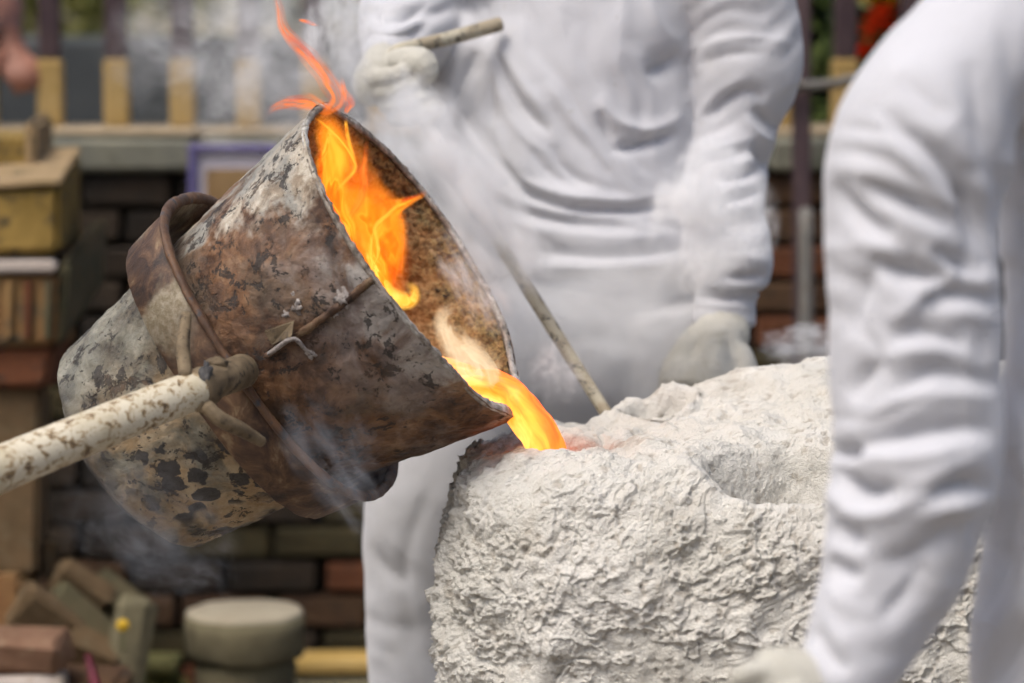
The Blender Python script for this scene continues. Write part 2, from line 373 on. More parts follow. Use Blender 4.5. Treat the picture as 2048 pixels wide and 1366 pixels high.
# ---- stepped ochre pedestal at the left
ped = thing('masonry_pedestal', 'stepped ochre and brown masonry pedestal at the left edge', 'pedestal', tuple(W(20, 1150, 5.6)[:2]) + (0,))
def hx(name, f, D1, b, D2, mat, bev=.01): return solid(name, *hexaW(f, D1, b, D2), mat, ped, bev)
hx('upper_block', [(-160, 282), (62, 278), (64, 372), (-160, 376)], 5.62, [(-150, 262), (74, 258), (74, 372), (-150, 376)], 5.85, M_ochre)
hx('upright_slab', [(48, 240), (72, 246), (76, 372), (50, 372)], 5.6, [(80, 222), (106, 226), (106, 345), (80, 360)], 5.95, M_ochre2)
hx('ochre_block', [(-160, 385), (119, 368), (119, 508), (-160, 512)], 5.4, [(-120, 310), (162, 300), (162, 490), (-120, 500)], 5.8, M_ochre, .012)
hx('ochre_block_cap', [(-162, 372), (122, 360), (122, 371), (-162, 388)], 5.39, [(-120, 302), (163, 293), (163, 303), (-120, 313)], 5.81, M_ochre2, .004)
hx('pale_ledge', [(-160, 527), (112, 525), (112, 546), (-160, 548)], 5.33, [(-160, 515), (118, 512), (118, 546), (-160, 548)], 5.5, M_pale, .006)
hx('cornice', [(-160, 546), (116, 546), (112, 690), (-160, 700)], 5.35, [(-100, 530), (150, 500), (150, 690), (-100, 700)], 5.7, M_brown)
hx('cornice_return', [(114, 540), (140, 515), (124, 690), (110, 700)], 5.36, [(170, 455), (216, 428), (212, 560), (150, 650)], 5.75, M_moss)
hx('lower_course', [(-160, 692), (108, 690), (92, 775), (-160, 780)], 5.37, [(-100, 690), (150, 660), (120, 770), (-100, 780)], 5.7, M_bricks[2])
hx('pier', [(-160, 770), (82, 770), (74, 1150), (-160, 1160)], 5.4, [(-100, 770), (102, 770), (98, 1140), (-100, 1160)], 5.7, M_bricks[4])
hx('pier_plinth', [(-160, 1150), (42, 1150), (42, 1275), (-160, 1280)], 5.33, [(-100, 1140), (88, 1130), (70, 1260), (-100, 1270)], 5.6, M_brown)
hx('pier_base', [(-160, 1275), (46, 1275), (46, 1660), (-160, 1660)], 5.36, [(-100, 1270), (88, 1260), (88, 1580), (-100, 1580)], 5.6, M_brown)
# pointing grooves of the cornice: narrow proud ribs
for k, px in enumerate((-30, 10, 48, 88)):
    hx('cornice_rib', [(px, 560), (px + 16, 560), (px + 14, 680), (px, 680)], 5.335, [(px, 558), (px + 18, 558), (px + 16, 680), (px, 682)], 5.38, [M_moss, M_brown, M_bricks[2], M_moss][k], .004)

# ---- loose bricks and boards at the foot of the pedestal
def loose(name, label, px, py, D, size, rot, mat, cat, grp='loose bricks heaped at the foot of the pedestal'):
    p = W(px, py, D); o = put_box(name, p, size, mat, None, rot, .014, .007); return tag(o, label, cat, grp)
R = math.radians
loose('brick', 'pink brick nearest the bottom left corner of the heap', 55, 1302, 5.2, (.15, .1, .068), (R(4), R(4), R(-8)), M_bricks[5], 'brick')
loose('brick', 'pale broken brick under the pink brick at bottom left', 40, 1372, 5.2, (.17, .11, .06), (0, R(-2), R(5)), M_pale, 'brick')
loose('brick', 'tan brick leaning on edge above the pink brick', 92, 1245, 5.35, (.15, .07, .1), (R(20), R(38), R(20)), M_bricks[4], 'brick')
loose('brick', 'tan brick at the top of the heap against the dark gap', 160, 1180, 5.45, (.12, .06, .085), (R(25), R(35), R(10)), M_bricks[4], 'brick')
loose('brick', 'mossy brick lying in the middle of the heap', 150, 1262, 5.4, (.17, .08, .11), (R(30), R(42), R(5)), M_moss, 'brick')
loose('brick', 'mossy brick right of the heap beside the yellow flower', 222, 1225, 5.5, (.14, .08, .12), (R(20), R(40), R(-5)), M_moss, 'brick')
loose('brick', 'tan brick low in the heap behind the red stick', 172, 1318, 5.35, (.12, .08, .1), (R(25), R(30), R(5)), M_bricks[4], 'brick')
loose('brick', 'upright narrow tan brick in the dark gap beside the pier', 97, 1115, 5.5, (.028, .05, .085), (0, R(4), 0), M_bricks[4], 'brick')
loose('stone_slab', 'mossy stone slab leaning at the right end of the heap', 247, 1330, 5.35, (.075, .05, .26), (R(-8), R(12), R(8)), M_stone, 'slab')
loose('brick', 'dark brick at the bottom of the heap left of the slab', 150, 1375, 5.3, (.2, .1, .08), (R(10), R(5), R(-12)), M_bricks[1], 'brick')
hp = solid('rubble_heap', *hexaW([(-60, 1290), (215, 1215), (250, 1700), (-80, 1700)], 5.5, [(-40, 1230), (200, 1170), (260, 1600), (-60, 1600)], 5.85), M_ground, None, .04)
tag(hp, 'dark earth heap under the loose bricks at the left', 'rubble')
v, f, _, _ = tube(wctrl([(205, 1420, 5.0, 13), (190, 1366, 5.05, 11), (176, 1312, 5.1, 7)]), 10, 10); tag(add('stick', mesh('stick', v, f), m_simple('maroon_paint', (.06, .005, .012), (.09, .009, .018), 10, .5)), 'thin maroon stick standing before the loose bricks', 'stick')
fl = thing('flower', 'small yellow flower in front of the mossy brick', 'flower', tuple(W(245, 1300, 5.3)))
v, f, _, _ = tube(wctrl([(246, 1252, 5.3, 1.5), (246, 1300, 5.32, 1.5)]), 6, 6); add('stem', mesh('stem', v, f), M_leaf, fl)
pv = []
for k in range(10):
    an = k * .63; c = W(245, 1250, 5.29); d = RT * math.cos(an) + UP * math.sin(an); s = RT * -math.sin(an) + UP * math.cos(an)
    pv.append((np.array([c - FW * .004, c + d * .009 + s * .004, c + d * .013 + FW * .002, c + d * .009 - s * .004]), [(0, 1, 2, 3)]))
v, f = joinVF(pv); add('petals', mesh('petals', v, f, False), M_yel, fl)

# ---- stone stool
st = W(490, 1222, 5.55); sr = 118 / F * 5.55
stool = thing('stone_stool', 'low round weathered stone stool with a drum top', 'stool', (st[0], st[1], 0))
def lathe(prof, c, seg=48, jit=0.0, seed=0):
    n = len(prof); th = np.linspace(0, 2 * math.pi, seg, endpoint=False); V = []
    for r, z in prof: V += [[c[0] + r * math.cos(a), c[1] + r * math.sin(a), z] for a in th]
    V = np.array(V)
    if jit: V += jit * np.stack([perlin(V * 22 + 5 * i + seed) for i in range(3)], 1)
    Fc = [tuple(q) for q in grid_faces(seg, n, True)]; Fc += [tuple(range(seg))[::-1], tuple(range((n - 1) * seg, n * seg))]
    return V, Fc
tz = st[2]
v, f = lathe([(sr * .97, tz - .086), (sr * 1.0, tz - .08), (sr * 1.02, tz - .03), (sr * 1.0, tz - .006)], st, jit=.004); add('drum', mesh('drum', v, f), M_stone, stool)
v, f = lathe([(sr * .99, tz - .012), (sr * .98, tz), (sr * .9, tz + .004)], st, jit=.003); add('top', mesh('top', v, f), M_stonetop, stool)
v, f = lathe([(sr * .84, 0.0), (sr * .84, tz - .16), (sr * .86, tz - .11), (sr * .8, tz - .085)], st, jit=.004); add('pedestal', mesh('pedestal', v, f), M_stone, stool)

M_plank = m_simple('yellow_wood', (.42, .27, .07), (.5, .34, .12), 6, .7, .3, 50); M_plank2 = m_simple('mossy_wood', (.2, .19, .06), (.28, .25, .09), 9, .8, .4, 50)
tag(put_box('plank', W(680, 1324, 6.0), (.24, .12, .026), M_plank, None, (0, 0, R(2)), .004), 'yellow wooden plank lying between the stool and the white trousers', 'plank')
tag(put_box('plank', W(320, 1326, 5.95), (.075, .1, .026), M_plank2, None, (0, 0, R(-3)), .004), 'short mossy plank left of the stone stool', 'plank')
tag(put_box('stone_block', W(680, 1395, 6.0), (.26, .2, .1), M_stone, None, (0, 0, R(2)), .008), 'grey stone block under the yellow plank', 'stone')
shrub('shrub', 'small weedy shrub at the foot of the stone stool', W(318, 1375, 5.95), (.06, .05, .04), 160, .018, M_leafy)

# ---- framed panel on the wall
M_purple = m_simple('violet_frame', (.10, .085, .2), (.14, .12, .26), 15, .5, .2, 60); M_mat = m_simple('pale_mount', (.5, .46, .5), (.58, .53, .56), 10, .8, .2, 60)
fr = W(470, 400, 6.1); k = 6.1 / F
frm = thing('framed_picture', 'violet framed picture with pale mount leaning on the brick wall', 'picture', tuple(W(470, 490, 6.1)))
cx, cz = fr[0], W(470, 395, 6.1)[2]; hw, hh = 80 * k, 100 * k; y0 = fr[1] - .03
for nm, c, s in (('frame_bar', (cx, y0, cz + hh), (2 * hw + .02, .03, .016)), ('frame_bar', (cx, y0, cz - hh), (2 * hw + .02, .03, .016)), ('frame_bar', (cx - hw, y0, cz), (.018, .03, 2 * hh - .017)), ('frame_bar', (cx + hw, y0, cz), (.018, .03, 2 * hh - .017))):
    put_box(nm, c, s, M_purple, frm, bev=.003)
put_box('mount', (cx, y0 + .006, cz), (2 * hw - .016, .012, 2 * hh - .014), M_mat, frm, bev=.002)
put_box('picture', (cx, y0 - .002, cz - .01), (2 * hw - .055, .008, 2 * hh - .07), m_simple('brown_print', (.2, .12, .05), (.34, .22, .1), 8, .6, .1, 30, (.12, .09, .06)), frm, bev=0)

# ---- post, grey pipe and rail at right
def rod(name, rows, mat, parent=None, n=16, seg=14):
    v, f, _, _ = tube(wctrl(rows), n, seg); return add(name, mesh(name, v, f), mat, parent)
M_pipe = m_simple('grey_pipe', (.1, .095, .085), (.15, .14, .125), 14, .6, .3, 60, (.12, .1, .08))
post = solid('post', *hexaW([(1584, -250), (1622, -250), (1622, 1500), (1584, 1500)], 6.05, [(1588, -245), (1621, -245), (1621, 1500), (1588, 1500)], 6.1), M_darkwood, None, .006)
tag(post, 'dark brown upright post between the two workers', 'post')
tag(rod('drainpipe', [(1612, 420, 6.0, 15), (1612, 800, 5.98, 15), (1612, 1480, 5.96, 15)], M_pipe), 'short grey upright pipe in front of the dark post', 'pipe')
tag(rod('handrail', [(1560, 172, 6.02, 10), (1640, 170, 6.02, 11), (1700, 160, 6.02, 10), (1790, 130, 6.02, 10)], M_pipe), 'grey metal handrail crossing the mustard posts at right', 'handrail')

# ================================================================== CRUCIBLE
TILT = math.asin(.25)
A2 = np.array([.826, .563]); A2 = A2 / np.linalg.norm(A2)
AX = math.cos(TILT) * (RT * A2[0] + UP * A2[1]) - math.sin(TILT) * FW        # towards the mouth
MJ = RT * A2[1] - UP * A2[0]                                                # towards the spout (down right)
NR = np.cross(MJ, AX); NR = NR if NR @ FW < 0 else -NR                      # towards the camera
MOUTH = W(832, 502, 4.0); LEN = .535
def cru(t, th, r, ax=0.0):
    """point on the pot: t 0 bottom .. 1 mouth, th angle from the spout, r radius"""
    return MOUTH + np.multiply.outer(np.asarray(t) * LEN - LEN + ax, AX) + np.multiply.outer(r * np.cos(th), MJ) + np.multiply.outer(r * np.sin(th), NR)
RB, RM = .168, .249
def pot_r(t, th):
    r = RB + (RM - RB) * t
    d = np.abs((th + math.pi) % (2 * math.pi) - math.pi)
    r = r + .022 * sstep(.35, .95, t) * np.exp(-(d / .42) ** 2)              # fuller belly under the spout
    r = r - .03 * sstep(.0, 1, (.06 - t) / .06) ** 2                        # rounded foot
    r = r + .004 * np.sin(3 * th + 1.3) * t
    return r
def rim_ax(th):
    d = np.abs((th + math.pi) % (2 * math.pi) - math.pi)
    return -.004 * np.exp(-(d / .3) ** 2) - .008 * np.exp(-((d - .5) / .25) ** 2) + .012 * np.exp(-((d - math.pi) / .25) ** 2)

g = G('scorched_steel'); o = g.obj(); ax = g.attr('axial'); an = g.attr('side'); up = g.attr('upward')
n1 = g.noise(o, 7, 6, .62); n2 = g.noise(o, 22, 6, .65, .4); n3 = g.noise(o, 60, 5, .7); n4 = g.noise(o, 11, 5, .6, .6)
base = g.ramp(n2, [(.32, (.028, .014, .008)), (.44, (.085, .041, .02)), (.55, (.17, .085, .04)), (.68, (.27, .155, .08))])
base = g.mix(g.math('MULTIPLY', g.step(n1, .5, .6), .55), base, g.ramp(n3, [(.3, (.075, .052, .036)), (.7, (.2, .15, .1))]))
# pale ash: heavier towards the upper left flank, and along the lip
ash = g.math('ADD', g.math('MULTIPLY', g.step(up, .1, .95), .36), g.math('MULTIPLY', g.step(ax, .72, .95), .3))
ash = g.math('ADD', ash, g.math('MULTIPLY', g.step(ax, .32, .05), .16))
ashm = g.step(g.math('ADD', ash, g.math('ADD', g.math('MULTIPLY', n4, .75), g.math('MULTIPLY', n2, .25))), .785, .9)
ashc = g.ramp(n3, [(.3, (.26, .21, .15)), (.55, (.45, .4, .32)), (.75, (.58, .54, .47))])
ashc = g.mix(g.step(n1, .45, .6), ashc, (.24, .23, .2)); ashc = g.mix(g.math('MULTIPLY', g.step(n2, .5, .38), .7), ashc, (.5, .4, .3), 'MULTIPLY')
base = g.mix(ashm, base, ashc)
sheen = g.math('MULTIPLY', g.math('MULTIPLY', g.step(ax, .6, .9), g.step(an, .0, .6)), g.step(n4, .38, .62)); base = g.mix(g.math('MULTIPLY', sheen, .7), base, g.mix(g.step(n2, .4, .6), (.23, .19, .175), (.33, .3, .285)))  # metal sheen near the lip, painted into the base colour
drum = g.step(ax, .46, .42); dc = g.ramp(g.noise(o, 13, 6, .68, .5), [(.32, (.03, .026, .02)), (.45, (.11, .105, .08)), (.57, (.19, .185, .145)), (.7, (.34, .32, .26))])
base = g.mix(g.math('MULTIPLY', drum, .85), base, dc)
# bare lower drum: buff with black blisters
low = g.step(an, .05, .75); lowm = g.math('MULTIPLY', g.step(ax, .5, .36), low)
base = g.mix(g.math('MULTIPLY', lowm, g.step(n4, .35, .55)), base, g.mix(g.step(n2, .4, .65), (.3, .2, .1), (.42, .33, .21)))
wob = g.node('ShaderNodeVectorMath', operation='ADD'); g.put(wob.inputs[0], o)
sc = g.node('ShaderNodeVectorMath', operation='SCALE'); g.put(sc.inputs[0], g.noise(o, 40, 3, .6, col=True)); sc.inputs['Scale'].default_value = .03; g.put(wob.inputs[1], sc.outputs[0])
vo = g.voro(wob.outputs[0], 26); bl_n = g.noise(o, 9, 3, .5)
blis = g.math('MULTIPLY', g.step(g.math('MULTIPLY_ADD', n2, -.55, vo), .16, .1), g.step(bl_n, .4, .5)); blis_low = g.math('MULTIPLY', blis, g.math('MULTIPLY_ADD', lowm, .75, .2))
base = g.mix(blis_low, base, (.035, .034, .036))
fl_ = g.step(g.noise(o, 30, 5, .76, .4), .575, .595); chp = g.step(g.noise(g.mapv(o, loc=(3, 1, 7)), 13, 6, .75, .3), .59, .605); base = g.mix(g.math('MULTIPLY', chp, .8), base, g.mix(g.step(n3, .4, .6), (.03, .022, .018), (.085, .05, .03))); base = g.mix(g.math('MULTIPLY', fl_, .85), base, (.03, .025, .022))
fl2 = g.step(g.noise(o, 85, 4, .7), .63, .68); base = g.mix(g.math('MULTIPLY', fl2, .6), base, (.045, .035, .028))
soot = g.math('MULTIPLY', g.step(ax, .12, .0), g.step(an, -.2, .6)); base = g.mix(g.math('MULTIPLY', soot, .8), base, (.05, .048, .045))
hgt = g.math('ADD', g.math('MULTIPLY', n2, .6), g.math('ADD', g.math('MULTIPLY', n3, .4), g.math('MULTIPLY', fl_, -.35)))
M_steel = g.bsdf(base, g.step(n3, .3, .7, .5, .8), g.step(ashm, 0, 1, .15, 0.0), g.bump(g.math('MULTIPLY_ADD', chp, -.3, hgt), .9, .008), spec=.45)

g = G('rusted_band'); o = g.obj(); n2 = g.noise(o, 25, 6, .65, .5); n3 = g.noise(o, 80, 4, .7); n1 = g.noise(o, 8, 4, .6)
c = g.ramp(n2, [(.33, (.02, .012, .009)), (.46, (.06, .031, .018)), (.58, (.12, .066, .034)), (.7, (.26, .19, .11))])
c = g.mix(g.math('MULTIPLY', g.step(n1, .5, .62), g.step(g.attr('upward'), -.1, .5)), c, g.mix(g.step(n3, .35, .65), (.17, .135, .08), (.29, .25, .18)))
M_band = g.bsdf(c, .65, .1, g.bump(g.math('ADD', n2, g.math('MULTIPLY', n3, .4)), .7, .004), spec=.45)

g = G('sandy_lining'); o = g.obj(); n2 = g.noise(o, 16, 5, .6); n3 = g.noise(o, 120, 4, .75); n4 = g.noise(o, 45, 4, .7); ed = g.attr('edge')
c = g.ramp(n2, [(.3, (.5, .25, .09)), (.5, (.66, .38, .165)), (.68, (.74, .52, .27))])
c = g.mix(g.step(n3, .38, .62), g.mix(.6, c, (.5, .44, .38), 'MULTIPLY'), c)
c = g.mix(g.math('MULTIPLY', g.step(n3, .55, .72), .6), c, (.48, .34, .17))
olive = g.step(g.math('ADD', ed, g.math('MULTIPLY', n4, .5)), .95, 1.35); c = g.mix(olive, c, g.mix(g.step(n3, .4, .6), (.03, .03, .022), (.24, .2, .09)))
c = g.mix(g.step(n4, .66, .7), c, (.04, .03, .025))
M_lining = g.bsdf(c, .95, 0, g.bump(g.math('ADD', g.math('MULTIPLY', n3, .8), n4), 1.0, .008), spec=.2)

pot = thing('crucible', 'tilted rusty steel crucible pouring glowing metal', 'crucible', tuple(cru(np.array([0.]), np.array([0.]), np.array([RB]))[0]))
def pot_surface(name, rfun, t0, t1, mat, flip, nt=150, na=420, rough=.0015, extra=0.0, rim_chip=.0):
    t = np.linspace(t0, t1, nt); th = np.linspace(0, 2 * math.pi, na, endpoint=False); T, H = np.meshgrid(t, th, indexing='ij'); T = T.ravel(); H = H.ravel()
    r = rfun(T, H); a = rim_ax(H) * sstep(.6, 1.0, T)
    P = MOUTH + np.outer(T * LEN - LEN + a, AX) + np.outer(r * np.cos(H), MJ) + np.outer(r * np.sin(H), NR)
    rad = np.outer(np.cos(H), MJ) + np.outer(np.sin(H), NR)
    d = rough * (fbm(P * 18, 3) * 1.6 + .7 * fbm(P * 70, 3)) + extra * np.maximum(0, fbm(P * 140 + 9, 2))
    P = P + rad * d[:, None]
    if rim_chip: P = P - AX * (rim_chip * np.maximum(0, fbm(np.stack([H * 9, H * 0 + 3, H * 0], 1), 3)) * sstep(.95, 1, T))[:, None]
    up_ = rad @ (UP * .9 - RT * .35); side = rad @ (-UP * .75 - FW * .5)
    return T, H, P, grid_faces(na, nt, True, flip), dict(axial=T, side=side, upward=up_, edge=T)
# outer shell with foot disc and rolled lip
T, H, P, Q, at = pot_surface('shell', pot_r, 0, 1, M_steel, True, rim_chip=.003)
na = 420; cap = len(P); P = np.vstack([P, cru(0., np.array(0.), 0.).reshape(1, 3)])
capF = np.array([[cap, j, (j + 1) % na, (j + 1) % na] for j in range(na)])
at = {k: np.append(v, v[0]) for k, v in at.items()}
lip_t = np.array([.0, 1.0])
me = mesh('shell', P, [tuple(q) for q in Q.tolist()] + [(cap, (j + 1) % na, j) for j in range(na)], True, at); shell = add('shell', me, M_steel, pot)
# sand lining
TH = .010
def lin_r(t, th): return pot_r(np.maximum(t, .1), th) - TH - .022 * sstep(.45, 1, t) * np.exp(-(np.abs((th + math.pi) % (2 * math.pi) - math.pi) / .42) ** 2) * .55
T, H, P, Q, at = pot_surface('lining', lin_r, .1, .985, M_lining, False, 170, 460, .0022, .006)
na2 = 460; cap = len(P); P = np.vstack([P, cru(.1, np.array(0.), 0.).reshape(1, 3)]); at = {k: np.append(v, v[0]) for k, v in at.items()}
add('lining', mesh('lining', P, [tuple(q) for q in Q.tolist()] + [(cap, j, (j + 1) % na2) for j in range(na2)], True, at), M_lining, pot)
# lip ring bridging shell and lining, chipped
nr, ns = 460, 10; th = np.linspace(0, 2 * math.pi, nr, endpoint=False); V = []; U = []
for i, a in enumerate(np.linspace(0, 2 * math.pi, ns, endpoint=False)):
    ro = pot_r(1.0, th); ri = lin_r(1.0, th); rc = (ro + ri) / 2; hw_ = (ro - ri) / 2 + .0004
    r = rc + hw_ * math.cos(a); axo = rim_ax(th) - .004 + .0045 * math.sin(a) + (.0028 * fbm(np.stack([th * 20, th * 0 + i * .35, th * 0], 1), 3) if math.sin(a) > -.2 else 0)
    V.append(MOUTH + np.outer(axo, AX) + np.outer(r * np.cos(th), MJ) + np.outer(r * np.sin(th), NR)); U.append(np.cos(th))
V = np.concatenate(V); Q = grid_faces(nr, ns + 1, True); Q = Q % (nr * ns)
g = G('ashy_lip'); o = g.obj(); n3 = g.noise(o, 70, 5, .7); n1 = g.noise(o, 14, 3)
M_lip = g.bsdf(g.mix(g.step(n1, .42, .6), g.ramp(n3, [(.35, (.06, .05, .04)), (.55, (.24, .2, .16)), (.7, (.45, .42, .37))]), g.ramp(n3, [(.35, (.2, .18, .15)), (.6, (.5, .48, .44))])), .8, 0, g.bump(n3, .8, .004))
me = mesh('lip', V, Q, True); bm = bmesh.new(); bm.from_mesh(me); bmesh.ops.recalc_face_normals(bm, faces=bm.faces); bm.to_mesh(me); bm.free(); add('lip', me, M_lip, pot)

# carrying band: an oval steel strap wider than the pot, with a rolled edge bar
BT = .468; BA, BB = .238, .214; BW = .082
def band_pt(th, off, rr=0.0, ex=2.5):
    c, s = np.cos(th), np.sin(th); k = (np.abs(c) ** ex + np.abs(s) ** ex) ** (-1 / ex); A_ = BA + .014 * off / BW; B_ = BB + .014 * off / BW
    x = k * c * (A_ + rr); y = k * s * (B_ + rr)
    return MOUTH + np.outer(BT * LEN - LEN + off + 0 * th, AX) + np.outer(x, MJ) + np.outer(y, NR)
nb = 360; th = np.linspace(0, 2 * math.pi, nb, endpoint=False); prof = [(-BW / 2, .0), (-BW / 2 + .003, .006), (0, .0065), (BW / 2 - .003, .006), (BW / 2, .0), (BW / 2 - .003, -.003), (0, -.003), (-BW / 2 + .003, -.003)]
V = np.concatenate([band_pt(th, o_, r_) for o_, r_ in prof]); V = V + .0012 * np.stack([fbm(V * 30 + i * 7, 3) for i in range(3)], 1)
rad = np.tile(np.outer(np.cos(th), MJ) + np.outer(np.sin(th), NR), (len(prof), 1)); Q = grid_faces(nb, len(prof) + 1, True) % (nb * len(prof))
def fixed(name, V, Q, attrs=None):
    me = mesh(name, V, Q, True, attrs); bm = bmesh.new(); bm.from_mesh(me); bmesh.ops.recalc_face_normals(bm, faces=bm.faces); bm.to_mesh(me); bm.free(); return me
band = add('carrying_band', fixed('carrying_band', V, Q, dict(upward=rad @ (UP * .9 - RT * .35))), M_band, pot)
V = np.concatenate([band_pt(th, BW / 2 + .002 + .006 * math.cos(a), .005 + .0085 * math.sin(a)) for a in np.linspace(0, 2 * math.pi, 10, endpoint=False)]); V = V + .0012 * np.stack([fbm(V * 45 + i * 7, 2) for i in range(3)], 1)
M_bar = m_simple('dark_rust_bar', (.07, .04, .026), (.14, .075, .04), 20, .6, .5, 90, (.05, .05, .055))
add('edge_bar', fixed('edge_bar', V, grid_faces(nb, 11, True) % (nb * 10)), M_bar, band)

# carrying pole with stub and struts
def depth_on_band(px, py): return 3.78
g = G('chipped_cream_paint'); o = g.obj(); st_ = g.mapv(o, (1, 1, 1)); n2 = g.noise(g.mapv(o, (1.0, 1.3, 1.3)), 62, 6, .76, .3); n1 = g.noise(o, 9, 4, .6); n3 = g.noise(o, 150, 3, .6)
c = g.mix(g.step(n1, .35, .65), (.42, .36, .24), (.55, .5, .385)); c = g.mix(g.step(n2, .5, .57), c, (.27, .18, .08)); c = g.mix(g.step(n2, .56, .62), c, (.09, .06, .035)); c = g.mix(g.math('MULTIPLY', g.step(n3, .6, .7), .5), c, (.2, .14, .07))
M_cream = g.bsdf(c, .55, 0, g.bump(g.math('ADD', n2, g.math('MULTIPLY', n3, .3)), .5, .003), spec=.4)
M_weld = m_simple('grimy_weld', (.09, .065, .038), (.2, .15, .09), 22, .8, .8, 80, (.045, .035, .025))
handle = rod('carrying_pole', [(-620, 1205, 3.3, 52), (-150, 1004, 3.5, 49), (0, 938, 3.56, 47), (200, 856, 3.63, 43.5), (330, 803, 3.68, 41), (408, 775, 3.71, 40)], M_cream, pot, 60, 28)
stub = rod('pole_stub', [(392, 780, 3.70, 41), (412, 772, 3.715, 41.5), (428, 764, 3.725, 35), (446, 758, 3.75, 34), (468, 749, 3.785, 35), (484, 742, 3.82, 35)], M_weld, pot, 24, 24)
def blob(name, px, py, D, r, sq, mat, parent, seed=0, rough=.25, n=3):
    bm = bmesh.new(); bmesh.ops.create_icosphere(bm, subdivisions=n, radius=1); V = np.array([v.co[:] for v in bm.verts]); Fc = [[v.index for v in f.verts] for f in bm.faces]; bm.free()
    k = D / F; V = V * (1 + rough * fbm(V * 1.7 + seed, 3))[:, None]; P = W(px, py, D) + (np.outer(V[:, 0] * r * k, RT) + np.outer(V[:, 1] * r * sq * k, UP) + np.outer(V[:, 2] * r * .7 * k, FW))
    return add(name, mesh(name, P, Fc), mat, parent)
blob('weld_bead', 411, 752, 3.692, 15, 1.7, m_simple('black_weld', (.03, .03, .032), (.08, .075, .07), 40, .6, .8, 120), stub, 3, .6)
blob('weld_bead', 404, 812, 3.69, 13, 1.2, M_weld, stub, 8, .6)
blob('weld_bead', 432, 728, 3.73, 22, .7, M_weld, stub, 5)
rod('strut', [(372, 630, 3.75, 12), (366, 690, 3.72, 14), (371, 752, 3.69, 14)], M_weld, pot, 22, 12)
rod('strut', [(412, 812, 3.69, 15), (440, 838, 3.69, 16), (480, 858, 3.71, 15), (524, 884, 3.74, 11)], M_weld, pot, 22, 12)

# seam bead, bent clip and crust on the near flank
def on_pot(px, py, lift=.0):
    """near-side surface point of the cone under a photo pixel"""
    d = W(px, py, 1.0) - CAM; lo, hi = 3.3, 4.3
    for s in np.linspace(3.4, 4.3, 1200):
        p = CAM + d * s; q = p - MOUTH; t = (q @ AX + LEN) / LEN; r = math.hypot(q @ MJ, q @ NR); th_ = math.atan2(q @ NR, q @ MJ)
        if 0 <= t <= 1.05 and r <= float(pot_r(np.array(t), np.array(th_))) + lift: return p
    return CAM + d * 3.8
pts = [(744, 560), (715, 583), (680, 612), (640, 640), (600, 668), (565, 692), (535, 712)]
v, f, _, _ = tube([[*on_pot(x, y, .002), .0052] for x, y in pts], 60, 10); v = np.asarray(v) + .0022 * np.stack([fbm(np.asarray(v) * 90 + i * 5, 3) for i in range(3)], 1); add('seam_bead', mesh('seam_bead', v, f), M_band, shell)
M_crust = m_simple('grey_ash_crust', (.2, .17, .15), (.36, .33, .31), 60, .8, 1.0, 120, (.12, .1, .09))
for px, py, r, sq, sd_ in ((688, 592, 17, 1.3, 1), (668, 622, 11, 1.2, 2), (600, 612, 14, .9, 3), (592, 588, 8, 1, 4), (625, 705, 12, 1, 6), (470, 572, 5, 1, 9), (645, 632, 9, 1.2, 11), (575, 628, 10, .8, 12)):
    p = on_pot(px, py); q = project(p[None])[2][0]; blob('ash_crust', px, py, q + .004, r, sq, M_crust, shell, sd_ * 3.1, .75)
c0 = on_pot(548, 690, .004); c1 = on_pot(585, 672, .03); c2 = on_pot(590, 640, .004); c3 = on_pot(530, 660, .004)
V = np.array([c0, c1, c2, c3]); n_ = np.cross(c1 - c0, c3 - c0); n_ = n_ / np.linalg.norm(n_) * .004; V = np.vstack([V, V + n_])
solid('bent_clip', V, [(0, 1, 2, 3), (4, 5, 6, 7), (0, 1, 5, 4), (1, 2, 6, 5), (2, 3, 7, 6), (3, 0, 4, 7)], M_weld, shell, .0015)
v, f, _, _ = tube([[*on_pot(538, 708, .006), .0035], [*on_pot(585, 678, .03), .0032], [*on_pot(612, 700, .014), .0025], [*on_pot(632, 712, .002), .002]], 24, 8); add('clip_wire', mesh('clip_wire', v, f), M_crust, shell)

# ================================================================== MOULD
MC = np.array([.44, 4.03]); MH = np.array([.545, .335])
def mould_height(x, Y):
    z = .885 + 0 * x
    z = z + .085 * sstep(.12, .5, x) * sstep(3.86, 4.3, Y) + .02 * sstep(.0, .2, x) * sstep(4.1, 4.3, Y)
    z = z - .035 * sstep(.1, .35, x) * sstep(3.98, 3.72, Y)
    z = z + .016 * np.exp(-((x - .055) / .055) ** 2 - ((Y - 3.895) / .02) ** 2)                          # lip before the stream
    rr = np.hypot((x - .06) / .085, (Y - 3.98) / .05); z = z - .07 * sstep(1.15, .6, rr)                 # pouring cup
    ang = np.arctan2(Y - 3.845, x - .395); rr = np.hypot((x - .395) / .135, (Y - 3.845) / .082) * (1 + .1 * np.sin(3 * ang)); z = z - .085 * sstep(1.04, .66, rr) + .012 * np.exp(-((rr - 1.2) / .16) ** 2)
    rr = np.hypot((x - .215) / .055, (Y - 4.2) / .05); z = z - .03 * sstep(1.05, .85, rr) + .012 * np.exp(-((rr - 1.15) / .1) ** 2)
    z = z + .012 * fbm(np.stack([x * 9, Y * 9, x * 0], 1), 3) * (1 - .8 * np.exp(-(np.hypot((x - .395) / .14, (Y - 3.845) / .09)) ** 4))
    return z
nphi, nt = 1150, 430
s = np.linspace(0, 1, nphi, endpoint=False)
